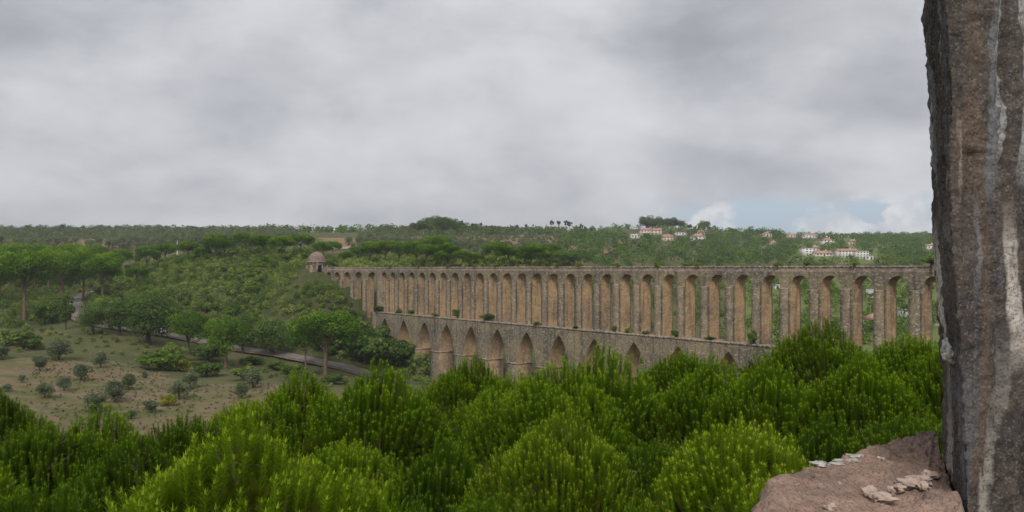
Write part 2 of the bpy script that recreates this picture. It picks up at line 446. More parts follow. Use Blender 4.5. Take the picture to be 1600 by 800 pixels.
# ================================================================== aqueduct
VPX = -190
u = Vector(((VPX - 800) / F, 1, 0)).normalized(); nback = Vector((-u.y, u.x, 0)) * -1   # away from the camera
P6 = Vector(((1161.5 - 800) / F * 160, 160, 0))
def on_line(px):              # distance along u from P6 where the ray at px meets the front face
    r = (px - 800) / F        # (P6.x+s u.x) = r (P6.y + s u.y)
    return (r * P6.y - P6.x) / (u.x - r * u.y)
xs = np.array([1452, 1404, 1351, 1299.5, 1253.5, 1207.5, 1161.5, 1121.7, 1083.6, 1047, 1012, 978, 948, 919, 890, 864, 840.5, 816, 793, 770.8, 749.5, 729.7, 711, 693, 676.5, 660, 644.5, 628.5, 613, 599])
ss = np.array([on_line(x) for x in xs]); pc = np.polyfit(np.arange(30), ss, 3)
sk = np.polyval(pc, np.arange(-8, 30))
print('pitch', np.round(np.diff(sk), 2)[::4], 'px err', [round(float(800 + F * (P6.x + s * u.x) / (P6.y + s * u.y) - x), 1) for s, x in zip(sk[8:], xs)][::3])
H = lambda h: CZ + h
TOPH, CROWN, LEDGE = .40, -1.15, -13.4
TH = 2.6; BW = 1.6; BP = .62; LP = 1.15
aq = obj('aqueduct', None, loc=(P6.x, P6.y, CZ), rz=math.atan2(u.y, u.x),
         label='long two tiered stone aqueduct of round arches above pointed arches crossing the valley', cat='aqueduct')
# local frame: x along u, y = left of u. back of wall is -y (nback)


def arch_curve(w2, rise, zs, pointed, n=14):
    if pointed:
        R = (w2 * w2 + rise * rise) / (2 * w2)
        pts = []
        a1 = math.asin(min(1, rise / R))
        for i in range(n + 1):
            t = a1 * i / n; pts.append((-w2 + R - R * math.cos(t), zs + R * math.sin(t)))
        return pts + [(-x, z) for x, z in pts[-2::-1]]
    return [(-w2 * math.cos(PI * i / (2 * n)), zs + rise * math.sin(PI * i / (2 * n))) for i in range(2 * n + 1)]


def bay(p, w2, rise, zs, z0, z1, yf, yb, pointed=False, mats=None, zband=None):
    """one bay centred on x=0, width p; front face y=yf, back y=yb(<yf). slots 0 wall,1 jamb,2 soffit,3 top band"""
    b = MB(); C = arch_curve(w2, rise, zs, pointed)
    for y, fl in ((yf, False), (yb, True)):
        def q(pts, m=0): 
            b.add([(x, y, z) for x, z in pts], [(0, 1, 2, 3) if fl else (3, 2, 1, 0)], m=m)
        zt = zband if zband else z1
        q([(-p / 2, z0), (-w2, z0), (-w2, zs), (-p / 2, zs)]); q([(w2, z0), (p / 2, z0), (p / 2, zs), (w2, zs)])
        q([(-p / 2, zs), (-w2, zs), (-w2, zt), (-p / 2, zt)]); q([(w2, zs), (p / 2, zs), (p / 2, zt), (w2, zt)])
        for i in range(len(C) - 1):
            (xa, za), (xb, zb) = C[i], C[i + 1]; q([(xa, za), (xb, zb), (xb, zt), (xa, zt)])
        if zband: q([(-p / 2, zt), (p / 2, zt), (p / 2, z1), (-p / 2, z1)], 3)
    for i in range(len(C) - 1):
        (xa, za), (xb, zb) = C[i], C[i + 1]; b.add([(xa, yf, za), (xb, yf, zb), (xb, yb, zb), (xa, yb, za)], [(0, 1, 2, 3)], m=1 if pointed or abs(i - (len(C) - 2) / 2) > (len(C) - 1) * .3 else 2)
    for x, f in ((-w2, 0), (w2, 1)):
        # a few steps with wavering edges so the jambs are not knife-clean
        b.add([(x, yf, z0), (x, yb, z0), (x, yb, zs), (x, yf, zs)], [(0, 1, 2, 3) if f else (3, 2, 1, 0)], m=1)
    b.add([(-p / 2, yf, z1), (p / 2, yf, z1), (p / 2, yb, z1), (-p / 2, yb, z1)], [(0, 1, 2, 3)], m=3)
    return b


SP = CROWN - 1.9
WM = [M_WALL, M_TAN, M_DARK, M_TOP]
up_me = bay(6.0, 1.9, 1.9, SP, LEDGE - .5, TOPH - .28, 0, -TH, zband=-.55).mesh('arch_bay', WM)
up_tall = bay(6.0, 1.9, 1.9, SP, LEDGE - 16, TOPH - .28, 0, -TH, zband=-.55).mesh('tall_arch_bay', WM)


def rough_box(x0, x1, y0, y1, z0, z1, nz, amp, seed, m=0, capm=0, slope=0.0):
    xs_ = np.linspace(x0, x1, 3); b = MB(); V = []; per = [(x0, y0), ((x0 + x1) / 2, y0), (x1, y0), (x1, y1), ((x0 + x1) / 2, y1), (x0, y1)]
    for i in range(nz + 1):
        z = z0 + (z1 - z0) * i / nz
        for k, (x, y) in enumerate(per):
            r = random.Random(seed * 1000 + i * 10 + k); V.append((x + r.uniform(-amp, amp), y + r.uniform(-amp, amp), z + (r.uniform(-amp, amp) if i < nz else slope * (1 if k > 2 else -1))))
    Q = [(i * 6 + k, i * 6 + (k + 1) % 6, i * 6 + 6 + (k + 1) % 6, i * 6 + 6 + k) for i in range(nz) for k in range(6)]
    b.add(V, Q, m=m); t = nz * 6; b.add([V[t + k] for k in range(6)], [(0, 1, 4, 5), (1, 2, 3, 4)], m=capm)
    return b
BM = [M_BUTT, M_TOP]
but_me = [rough_box(-BW / 2, BW / 2, -.05, BP, LEDGE - .3, -3.4, 18, .035, s, 0, 1, -.06).mesh('buttress', BM) for s in range(4)]
but_tall = rough_box(-BW / 2, BW / 2, -.05, BP, LEDGE - 16, -3.4, 30, .035, 9, 0, 1, -.06).mesh('tall_buttress', BM)
butb_me = rough_box(-BW / 2, BW / 2, -TH - BP, -TH + .05, LEDGE - .3, -3.4, 10, .03, 5, 0, 1, .06).mesh('back_buttress', BM)
cop_me = []
for s in range(3):
    b = MB(); x = -3.0; r = random.Random(s)
    while x < 2.999:
        wd = min(r.uniform(.7, 1.3), 3.0 - x)
        if 3.0 - x - wd < .3: wd = 3.0 - x
        dz = r.uniform(-.05, .06); b.box(x + .012, x + wd - .012, -TH - .10 + r.uniform(-.03, .03), .10 + r.uniform(-.04, .04), TOPH - .279, TOPH + dz); x += wd
    cop_me.append(b.mesh('coping', M_TOP))
for i, s in enumerate(sk):
    p = (sk[i + 1] - sk[i]) if i < len(sk) - 1 else sk[i] - sk[i - 1]
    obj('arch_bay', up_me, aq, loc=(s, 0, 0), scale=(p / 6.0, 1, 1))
    obj('coping', cop_me[i % 3], aq, loc=(s, 0, 0), scale=(p / 6.0, 1, 1))
    if i < len(sk) - 1:
        sb = s + p / 2
        obj('buttress', but_me[i % 4], aq, loc=(sb, 0, random.uniform(-.15, .1)))
        obj('buttress', butb_me, aq, loc=(sb, 0, 0))
# ---- lower arcade
lowx = [1139, 1058.6, 991, 928, 872.6, 824, 777, 735, 698, 663, 631, 601]
def on_line_off(px, off):
    P = P6 - nback * off; r = (px - 800) / F
    return (r * P.y - P.x) / (u.x - r * u.y)
ls = np.array([on_line_off(x, LP) for x in lowx]); lc = np.polyfit(np.arange(12), ls, 2)
lk = np.polyval(lc, np.arange(-5, 12)); print('low pitch', np.round(np.diff(lk), 2))
IMP = -22.9; LC = -15.1
L_M = [M_WALL, M_TAN, M_DARK, M_BUTT]
low_me = bay(12.0, 3.6, IMP * -1 + LC, IMP, IMP - .05, LEDGE - .3, LP, -TH - .5, True).mesh('pointed_arch_bay', L_M)
ped = MB()
for y0, y1 in ((-TH - LP - .22, LP + .22),):
    pass
W4 = 12.0 - 7.2
ped = rough_box(-W4 / 2 - .02, W4 / 2 + .02, -TH - .7, LP + .2, -40, IMP - .3, 12, .03, 3)
PM = []
pm = mk('pier', ped.v, [ped.q], [M_BUTT, M_TAN], [1 if (abs(ped.v[q[0]][0] - ped.v[q[2]][0]) < .3) else 0 for q in ped.q])
im = MB(); im.box(-W4 / 2 - .16, W4 / 2 + .16, -TH - .86, LP + .36, IMP - .3, IMP - .02)
im_me = im.mesh('impost_moulding', M_TOP)
led_me = []
for s in range(2):
    b = MB(); x = -6.0; r = random.Random(s + 20)
    while x < 5.999:
        wd = min(r.uniform(.8, 1.5), 6.0 - x)
        if 6.0 - x - wd < .4: wd = 6.0 - x
        b.box(x + .01, x + wd - .01, -TH - .72, LP + .14 + r.uniform(-.04, .04), LEDGE - .299, LEDGE + r.uniform(-.03, .05)); x += wd
    led_me.append(b.mesh('ledge_course', M_TOP))
for i, s in enumerate(lk):
    p = (lk[i + 1] - lk[i]) if i < len(lk) - 1 else lk[i] - lk[i - 1]
    obj('pointed_arch', low_me, aq, loc=(s, 0, 0), scale=(p / 12.0, 1, 1))
    obj('ledge_course', led_me[i % 2], aq, loc=(s, 0, 0), scale=(p / 12.0, 1, 1))
    obj('pier', pm, aq, loc=(s - p / 2, 0, 0)); obj('impost_moulding', im_me, aq, loc=(s - p / 2, 0, 0))
# end of lower tier: solid abutment
send = lk[-1] + 6.0
b = rough_box(send, send + 3.5, -TH - .1, LP, -34, LEDGE - .3, 16, .05, 2)
obj('abutment', b.mesh('abutment', M_BUTT), aq)
dp = MB(); sp_ = on_line_off(680, LP); dp.tube([(sp_, LP + .1, LEDGE + .1), (sp_, LP + .1, LEDGE - 5.5)], [.09, .09], 6)
obj('drain_pipe', dp.mesh('drain_pipe', M_BARKD), aq)
# ---- the bent end on the hillside
s29 = sk[-1] + (sk[-1] - sk[-2]) / 2
E0 = P6 + u * s29
ang2 = math.atan2(.656, -.755)
rot2 = Vector((math.cos(ang2), math.sin(ang2), 0))
a1 = math.atan2(u.y, u.x)
end_px = [581, 560, 542, 526, 513.6]
def along2(px):
    r = (px - 800) / F; return (r * E0.y - E0.x) / (rot2.x - r * rot2.y)
es = [along2(x) for x in end_px]; print('end s', np.round(es, 1))
inv = aq.matrix_basis.copy()
bounds = [0] + [(es[i] + es[i + 1]) / 2 for i in range(4)] + [es[4] + (es[4] - es[3]) / 2]
def place2(name, me, s, sx=1, dz=0, yoff=0):
    q = E0 + rot2 * s; dx = q - P6
    c1, s1 = math.cos(-a1), math.sin(-a1)
    lx, ly = dx.x * c1 - dx.y * s1, dx.x * s1 + dx.y * c1
    return obj(name, me, aq, loc=(lx, ly, dz), rz=ang2 - a1, scale=(sx, 1, 1))
for i in range(5):
    c0, c1_ = bounds[i], bounds[i + 1]; sc_ = (c1_ - c0) / 6.0
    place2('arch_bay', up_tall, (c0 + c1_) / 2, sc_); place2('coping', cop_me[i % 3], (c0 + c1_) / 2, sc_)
    if i < 4: place2('buttress', but_tall, c0, .85, -.1 * i)
# corner pier at the bend, then two small arches before the hut
cpn = rough_box(-1.25, 1.1, -TH - .3, .35, -30, TOPH - .279, 20, .04, 4)
place2('corner_pier', cpn.mesh('corner_pier', M_BUTT), 0)
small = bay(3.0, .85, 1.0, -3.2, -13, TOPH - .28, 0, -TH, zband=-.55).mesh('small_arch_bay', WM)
for k in range(3 if along2(495) - bounds[-1] > 8 else 2):
    place2('small_arch', small, bounds[-1] + 1.5 + 3.0 * k); place2('coping', cop_me[k % 3], bounds[-1] + 1.5 + 3 * k, .5)
# hut
HP = E0 + rot2 * along2(495)
hz = H(-1.6)
def ring(r, z, n=28): return [(r * math.cos(2 * PI * k / n), r * math.sin(2 * PI * k / n), z) for k in range(n)]
def lathe(prof, n=28, m=0):
    b = MB(); V = []
    for r, z in prof: V += ring(r, z, n)
    b.add(V, [(i * n + k, i * n + (k + 1) % n, (i + 1) * n + (k + 1) % n, (i + 1) * n + k) for i in range(len(prof) - 1) for k in range(n)], m=m)
    return b
hut = obj('spring_house', None, loc=(HP.x, HP.y, hz), scale=1.2, label='small round stone spring house with a brick dome at the far end of the aqueduct', cat='hut')
obj('wall', lathe([(2.55, -9), (2.5, 0), (2.45, 3.0), (2.62, 3.05), (2.62, 3.3), (2.4, 3.35)]).mesh('wall', M_BUTT, True), hut)
M_DOME = plain('reddish_dome_render', (.22, .165, .135), .95, .25, 1.2, .03)
obj('dome', lathe([(2.4 * math.cos(t), 3.3 + 2.75 * math.sin(t)) for t in np.linspace(0, PI / 2 - .01, 12)]).mesh('dome', M_DOME, True), hut)
tocam = Vector((-HP.x + 18, -HP.y, 0)).normalized(); da = math.atan2(tocam.y, tocam.x)
d_ = MB(); d_.box(2.3, 2.62, -.55, .55, .3, 2.1); M_BLACK = plain('dark_opening', (.01, .01, .01), 1, .2)
door = obj('doorway', d_.mesh('doorway', M_BLACK), hut, rz=da + .25)
fr = MB(); fr.box(2.3, 2.75, -.85, -.56, .1, 2.35); fr.box(2.3, 2.75, .56, .85, .1, 2.35); fr.box(2.3, 2.78, -.85, .85, 2.36, 2.65)
obj('door_surround', fr.mesh('door_surround', M_TOP), door)
for k in range(4):
    bt = MB(); bt.box(2.3, 3.0, -.4, .4, -9, 2.2); obj('buttress', bt.mesh('buttress', M_BUTT), hut, rz=da - .6 - k * 1.4)

# ================================================================== vegetation builders
def leafcloud(r, blobs, n, size, up=.25, shell=(.72, 1.05), aspect=.7, lump=.25, tintamp=.35):
    """leaf-sized quads spread through ellipsoidal clumps. blobs: (x,y,z,rx,ry,rz,tint)"""
    B = np.array(blobs, float); wgt = (B[:, 3] * B[:, 4] + B[:, 4] * B[:, 5]); wgt /= wgt.sum()
    bi = r.choice(len(B), n, p=wgt); b = B[bi]
    d = r.normal(size=(n, 3)); d[:, 2] += up; d /= np.linalg.norm(d, axis=1)[:, None]
    rad = r.uniform(*shell, n) * (1 + lump * 2 * vnoise(d * 2.2 + bi[:, None] * 7.7, 5))
    C = b[:, :3] + d * b[:, 3:6] * rad[:, None]
    nrm = d + r.normal(size=(n, 3)) * .6; nrm /= np.linalg.norm(nrm, axis=1)[:, None]
    t = np.cross(nrm, r.normal(size=(n, 3))); t /= np.linalg.norm(t, axis=1)[:, None]; bt = np.cross(nrm, t)
    s = (size * r.uniform(.6, 1.3, n))[:, None]
    V = np.stack([C - t * s, C - bt * s * aspect, C + t * s, C + bt * s * aspect], 1).reshape(-1, 3)
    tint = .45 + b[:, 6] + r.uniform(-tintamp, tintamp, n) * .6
    Q = np.arange(n * 4).reshape(n, 4)
    return V, Q, np.repeat(np.clip(tint, 0, 1), 4)


def trunk_mesh(name, h, r0, limbs, material, seed, lean=.06, split=.45):
    r = random.Random(seed); b = MB(); lx, ly = r.uniform(-lean, lean) * h, r.uniform(-lean, lean) * h
    top = Vector((lx, ly, h))
    b.tube([(0, 0, -1.5), (0, 0, 0), (lx * .35, ly * .3, h * .45), tuple(top)], [r0 * 1.3, r0 * 1.1, r0 * .8, r0 * .35], 8)
    for (ex, ey, ez) in limbs:
        t = r.uniform(split, .95); st = Vector((lx * t, ly * t, h * t)); e = Vector((ex, ey, ez)); md = st.lerp(e, .5) + Vector((0, 0, -.08 * (e - st).length))
        b.tube([tuple(st), tuple(md), tuple(e)], [r0 * .45, r0 * .3, r0 * .1], 5)
    return b.mesh(name, material, True)


PROTO = {}
ORD = 'first second third fourth fifth sixth seventh eighth ninth tenth eleventh twelfth thirteenth fourteenth fifteenth sixteenth seventeenth eighteenth nineteenth twentieth'.split()
def ordn(lst, i):
    """place of entry i from the left, by its pixel x"""
    return ORD[sorted(range(len(lst)), key=lambda k: lst[k][0]).index(i)]
def reg(kind, tm, cm, h): PROTO.setdefault(kind, []).append((tm, cm, h))


def umbrella(seed, n=9500, R=4.9, Ht=9.6, flat=.46, mt=M_STONEPINE, size=.165):
    r = np.random.default_rng(seed); bl = []
    for k in range(30):
        an = r.uniform(0, 2 * PI); rr = R * math.sqrt(r.uniform(0, 1)) * .80; dome = (1 - (rr / R) ** 2)
        s = r.uniform(.22, .36) * R
        bl.append((rr * math.cos(an), rr * math.sin(an), Ht * .66 + dome * R * flat * 1.35 - (1.7 if k % 3 == 0 else 0) + r.uniform(-.4, .3), s, s, s * .78, r.uniform(-.14, .14)))
    V, Q, t = leafcloud(r, bl, n, size, up=.55, lump=.2)
    # tint rises with height, painting light on the canopy top and shade beneath
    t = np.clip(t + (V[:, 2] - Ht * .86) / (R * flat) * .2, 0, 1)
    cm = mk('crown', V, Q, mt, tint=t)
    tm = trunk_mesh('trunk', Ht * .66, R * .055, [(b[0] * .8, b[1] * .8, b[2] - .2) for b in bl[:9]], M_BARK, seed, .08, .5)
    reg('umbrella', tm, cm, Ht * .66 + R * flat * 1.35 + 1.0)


def round_tree(kind, seed, n, R, Ht, base, mt, size, nb=18, trunk=M_BARKD, zf=.8, limbs=6, sr=(.28, .45)):
    r = np.random.default_rng(seed); bl = []; cz = (Ht + base) / 2; hz_ = (Ht - base) / 2
    for k in range(nb):
        d = r.normal(size=3); d /= np.linalg.norm(d); q = r.uniform(.25, .78)
        s = r.uniform(*sr) * R
        bl.append((d[0] * R * q, d[1] * R * q, cz + d[2] * hz_ * q, s, s, s * zf, r.uniform(-.16, .16)))
    V, Q, t = leafcloud(r, bl, n, size, up=.3)
    cm = mk('crown', V, Q, mt, tint=t)
    tm = trunk_mesh('trunk', base + hz_ * .8, R * .08, [(b[0], b[1], b[2]) for b in bl[:limbs]], trunk, seed, .07, .3)
    reg(kind, tm, cm, Ht)


for s in range(4): umbrella(40 + s)
for s in range(3): round_tree('young_pine', 60 + s, 7500, 3.6, 9.0, 2.2, M_STONEPINE, .14, 26, M_BARK)
for s in range(3): round_tree('oak', 70 + s, 8000, 4.2, 8.5, .7, M_OAK, .165, 32)
for s in range(4): round_tree('olive', 80 + s, 3000, 2.0, 3.7, .3, M_OLIVE, .12, 16, sr=(.28, .5))
for s in range(4): round_tree('bush', 90 + s, 1500, 1.9, 2.6, .1, M_SCRUB, .17, 12, zf=.7)
for s in range(2): round_tree('green_bush', 110 + s, 1600, 1.9, 2.6, .1, M_BRIGHT, .17, 12, zf=.7)
for s in range(2): round_tree('euc', 120 + s, 700, 2.8, 19.0, 8.5, M_EUC, .38, 8, M_BARK, 1.0, 5, sr=(.25, .4))
for s in range(2): round_tree('dark_bush', 130 + s, 2200, 2.3, 3.8, .1, M_OAK, .19, 14)
for s in range(1): round_tree('yellow', 140 + s, 1500, 2.0, 3.0, .2, M_YELLOW, .18, 12)
for s in range(2): round_tree('ivy', 150 + s, 2000, 1.8, 6.5, .2, M_OAK, .2, 14, zf=1.3)


def tree(kind, name, loc, ht, label, cat, group=None, var=None, wide=1.0, rz=None):
    P = PROTO[kind]; tm, cm, h = P[(var if var is not None else random.randrange(len(P))) % len(P)]
    s = ht / h; rz = random.uniform(0, 2 * PI) if rz is None else rz
    o = obj(name, None, loc=(loc[0], loc[1], loc[2] - .05), rz=rz, scale=(s * wide, s * wide, s), label=label, cat=cat, group=group)
    obj('trunk', tm, o); obj('crown', cm, o)
    return o


def tree_px(kind, name, px, py, hpx, label, cat, group=None, wide=1.0, var=None, dmin=60):
    g = ground_px(px, py, dmin)
    if g is None: print('no ground', px, py); return
    tree(kind, name, g, hpx * g.y / F, label, cat, group, var, wide)


# ---- olives in the near field: (px, py base, height px, label)
G1 = 'olive trees scattered over the dry field'
for px, py, hh, wd, lb in [
    (92, 563, 36, 1.2, 'large grey green olive tree at the upper edge of the dry field'),
    (62, 580, 27, 1, 'small olive tree with a leaning trunk below the large grey olive'),
    (157, 575, 27, 1, 'compact olive tree on bare earth at the top middle of the field'),
    (127, 594, 28, 1.1, 'dense dark olive tree near the middle of the dry field'),
    (100, 611, 24, 1, 'olive tree with a thick bare trunk left of the dense dark one'),
    (4, 562, 26, 1.1, 'olive tree cut by the left edge of the picture'),
    (34, 598, 14, .9, 'tiny stunted olive tree with hardly any leaves'),
    (70, 622, 26, 1.15, 'low olive tree rising just behind the pine tips on the left'),
    (150, 644, 34, 1.3, 'wide olive tree at the lower edge of the field behind the pines'),
    (179, 629, 38, .95, 'tall olive tree with two leaning stems mid field'),
    (201, 609, 28, 1.1, 'rounded olive tree touching the tall two stemmed one'),
    (225, 591, 13, .8, 'spindly bare olive sapling in the middle of the field'),
    (280, 624, 31, 1.05, 'grey olive tree beside the yellowish bush'),
    (300, 607, 31, .95, 'silvery olive tree behind the yellowish bush'),
    (236, 645, 22, 1.3, 'low spreading olive tree at the dip of the pine line'),
    (12, 612, 14, 1.2, 'small olive clump at the lower left of the field'),
    (395, 606, 32, 1.2, 'silvery olive tree below the road near the tall pine'),
    (378, 622, 28, 1.1, 'pale olive tree half hidden by the pine tips'),
    (205, 655, 16, 1.3, 'dusty olive crown peeping over the pine line')]:
    tree_px('olive', 'olive_tree', px, py, hh, lb, 'olive tree', G1, wd)
tree_px('yellow', 'yellowish_bush', 262, 634, 18, 'rounded yellow green bush between two grey olives in the field', 'bush', wide=1.2)
# ---- big trees by the road
G2 = 'umbrella pines beside the road'
for k, px, py, hh, wd, lb, nm, ct in [
    ('young_pine', 294, 553, 66, 1.25, 'bright round young stone pine left of its twin above the field', 'stone_pine', 'pine tree'),
    ('young_pine', 353, 577, 84, 1.05, 'bright flat topped young stone pine with a bare trunk by the road', 'stone_pine', 'pine tree'),
    ('umbrella', 508, 590, 105, 1.25, 'big spreading pine with dark limbs standing beside the road', 'stone_pine', 'pine tree'),
    ('umbrella', 478, 578, 72, .85, 'darker lower pine touching the big spreading pine on its left', 'stone_pine', 'pine tree'),
    ('oak', 232, 538, 82, 1.25, 'largest dark evergreen oak beside the road bend', 'oak_tree', 'oak tree'),
    ('oak', 186, 524, 62, 1.1, 'dark oak between the largest oak and the road curve', 'oak_tree', 'oak tree'),
    ('oak', 145, 522, 52, 1.05, 'dark round oak at the foot of the road curve', 'oak_tree', 'oak tree'),
    ('ivy', 103, 515, 60, .8, 'tall narrow dark tree like a cypress beside the road curve', 'cypress_tree', 'tree'),
    ('dark_bush', 78, 506, 38, 1.2, 'dark green thicket left of the narrow cypress', 'thicket', 'bush'),
    ('oak', 379, 552, 66, .8, 'narrow dark oak right of the two bright pines', 'oak_tree', 'oak tree'),
    ('oak', 425, 557, 62, 1.3, 'grey green oak leaning over the road', 'oak_tree', 'oak tree'),
    ('dark_bush', 570, 566, 52, 1.5, 'dark rounded oak thicket below the aqueduct piers', 'thicket', 'bush'),
    ('dark_bush', 608, 568, 44, 1.3, 'dark thicket against the first tall aqueduct pier', 'thicket', 'bush'),
    ('dark_bush', 585, 548, 42, 1.4, 'dark oak scrub under the first pointed arch of the aqueduct', 'scrub_oak', 'bush'),
    ('oak', 548, 556, 58, 1.2, 'dense dark oak right of the big spreading pine', 'oak_tree', 'oak tree'),
    ('bush', 630, 572, 40, 1.2, 'grey green bush at the base of the tall aqueduct pier', 'leafy_bush', 'bush'),
    ('bush', 540, 545, 48, 1.5, 'olive green scrub oak between the big pine and the aqueduct', 'scrub_oak', 'bush'),
    ('ivy', 508, 590, 22, .8, 'ivy covered stump at the foot of the big pine', 'ivy_clump', 'ivy'),
    ('green_bush', 250, 578, 30, 1.6, 'bright green thicket above the field left of the ivy clump', 'thicket', 'bush'),
    ('yellow', 280, 580, 26, 1.3, 'yellow green bush in the thicket above the field', 'leafy_bush', 'bush'),
    ('dark_bush', 322, 588, 28, 1.6, 'dark low bush at the right end of the field thicket', 'leafy_bush', 'bush'),
    ('dark_bush', 325, 565, 34, 1.5, 'brownish green bush behind the dark low bush', 'leafy_bush', 'bush'),
    ('bush', 272, 562, 28, 1.1, 'rounded grey green bush under the left bright pine', 'leafy_bush', 'bush'),
    ('bush', 380, 595, 26, 1.2, 'grey green bush at the right end of the field', 'leafy_bush', 'bush'),
    ('green_bush', 456, 588, 22, 1.3, 'small green bush on the verge below the road', 'leafy_bush', 'bush'),
    ('dark_bush', 430, 578, 16, 2.0, 'low dark hedge on the slope under the road', 'leafy_bush', 'bush'),
    ('dark_bush', 395, 570, 16, 2.0, 'low dark bush beside the narrow oak under the road', 'leafy_bush', 'bush'),
    ('dark_bush', 520, 600, 18, 2.0, 'brownish bush below the road right of the ivy stump', 'leafy_bush', 'bush'),
    ('bush', 36, 545, 32, 1.4, 'brownish scrub bush at the upper left of the field', 'leafy_bush', 'bush'),
    ('bush', 12, 540, 26, 1.4, 'low scrub bush at the left edge above the field', 'leafy_bush', 'bush'),
    ('dark_bush', 55, 540, 18, 1.3, 'small dark bush beside the brownish scrub', 'leafy_bush', 'bush'),
    ('bush', 684, 590, 52, 1.15, 'wispy pale shrub growing against the aqueduct piers', 'wispy_shrub', 'bush'),
    ('umbrella', 214, 452, 38, 1.0, 'single round stone pine on the scrub slope right of the pine grove', 'stone_pine', 'pine tree')]:
    tree_px(k, nm, px, py, hh, lb, ct, None, wd)
# ---- pine grove on the left
G3 = 'umbrella pines of the grove at the left'
gl = ['pine with the lowest leaning bare trunk at the front of the grove', 'front umbrella pine at the far left edge', 'umbrella pine with yellowish crown at the right end of the grove',
      'umbrella pine leaning over the road curve', 'bright umbrella pine in the middle of the grove front row', 'small pale pine under the grove front row']
for i, (px, py, hh, wd) in enumerate([(38, 500, 112, 1.0), (-10, 478, 90, 1.1), (160, 470, 72, 1.0), (130, 468, 80, .95), (100, 476, 82, 1.05), (97, 470, 55, .7)]):
    tree_px('umbrella', 'umbrella_pine', px, py, hh, gl[i], 'pine tree', G3, wd)
G3L = [(15, 452, 70, 1.1), (55, 448, 66, 1.1), (95, 446, 62, 1.1), (135, 444, 58, 1.1), (172, 438, 44, 1.1), (-40, 450, 70, 1.2), (75, 455, 66, 1.), (30, 440, 60, 1.1),
                                      (110, 436, 55, 1.1), (150, 432, 50, 1.1), (-15, 436, 58, 1.1), (-80, 455, 74, 1.1), (190, 428, 40, 1.1), (0, 470, 60, .8), (-60, 480, 90, 1), (230, 426, 42, 1.1), (60, 430, 50, 1.2), (20, 428, 46, 1.2)]
for i, (px, py, hh, wd) in enumerate(G3L):
    tree_px('umbrella', 'umbrella_pine', px, py, hh, 'umbrella pine inside the left grove, %s from the left of its inner rows' % ordn(G3L, i), 'pine tree', G3, wd)
G4 = 'umbrella pines along the crest behind the scrub slope'
G4L = [(260, 415, 36, 1.2), (295, 412, 36, 1.2), (338, 410, 46, 1.05), (385, 402, 40, 1.3), (410, 405, 40, 1.1), (440, 404, 36, 1.3), (470, 402, 38, 1.2), (350, 408, 36, 1.1), (505, 408, 32, 1.1),
                                      (520, 404, 28, 1.2), (318, 412, 28, 1.1)]
for i, (px, py, hh, wd) in enumerate(G4L):
    tree_px('umbrella', 'umbrella_pine', px, py, hh, '%s umbrella pine from the left on the crest behind the scrub slope' % ordn(G4L, i), 'pine tree', G4, wd)
G5 = 'umbrella pines standing behind the aqueduct'
G5L = [(560, 416, 26, 1.3), (578, 418, 34, 1.2), (602, 418, 36, 1.3), (625, 420, 36, 1.2), (650, 420, 36, 1.3), (668, 421, 34, 1.2), (683, 414, 40, 1.3), (700, 420, 34, 1.2), (722, 422, 26, 1.2),
                                      (690, 424, 26, 1.1), (745, 420, 20, 1.2), (775, 422, 38, 1.1), (795, 420, 30, 1.3), (830, 424, 38, 1.1), (820, 424, 26, 1.2), (845, 424, 28, 1.3), (870, 424, 26, 1.4), (860, 420, 34, 1.1),
                                      (540, 418, 20, 1.1), (890, 425, 26, 1.3)]
for i, (px, py, hh, wd) in enumerate(G5L):
    g = ground_px(px, py - 3, 300)
    if g is not None:
        tree('umbrella', 'umbrella_pine', g, 1.12 * hh * g.y / F, '%s umbrella pine from the left in the row rising behind the aqueduct' % ordn(G5L, i), 'pine tree', G5, None, wd)

# ---- world-uniform scatter inside pixel regions
def scatter(poly, x0, x1, y0, y1, n, seed, mind=0):
    r = np.random.default_rng(seed); x = r.uniform(x0, x1, n * 8); y = r.uniform(y0, y1, n * 8)
    z = height(x, y); px = 800 + F * x / y; py = HOR - F * (z - CZ) / y
    k = inpoly(px, py, poly); P = np.c_[x, y, z][k]
    if mind:
        keep = []
        for p in P:
            if all((p[0] - q[0]) ** 2 + (p[1] - q[1]) ** 2 > mind * mind for q in keep): keep.append(p)
            if len(keep) >= n: break
        P = np.array(keep) if keep else np.zeros((0, 3))
    return P[:n]
RDP = np.array([(p.x, p.y) for p in RD])
def off_road(P, d=4.5):
    if not len(P): return P
    return P[np.array([((RDP - p[:2]) ** 2).sum(1).min() > d * d for p in P])]


def mass(name, P, kinds, hts, leaves, size, mt, kindtag='stuff', label=None, cat=None, seed=0, zf=.8, tree_like=False, tj=.18, wr=.66):
    """many low-detail crowns joined (nobody could count them)"""
    r = np.random.default_rng(seed); VV = []; TT = []; nv = 0
    for p in P:
        h = r.uniform(*hts); R = h * wr * r.uniform(.8, 1.2); bl = []
        tj_ = r.uniform(-tj, tj)
        for k in range(6):
            d = r.normal(size=3); d /= np.linalg.norm(d); s = R * r.uniform(.45, .65)
            bl.append((p[0] + d[0] * R * .5, p[1] + d[1] * R * .5, p[2] + h * (.55 if tree_like else .38) + d[2] * h * .25, s, s, s * zf, tj_ + r.uniform(-.1, .1)))
        V, Q, t = leafcloud(r, bl, leaves, size * r.uniform(.8, 1.2), up=.4, tintamp=.3)
        VV.append(V); TT.append(t)
    V = np.concatenate(VV); Q = np.arange(len(V)).reshape(-1, 4)
    o = obj(name, mk(name, V, Q, mt, tint=np.concatenate(TT)), kind=kindtag, label=label, cat=cat)
    print(name, len(P), len(Q)); return o


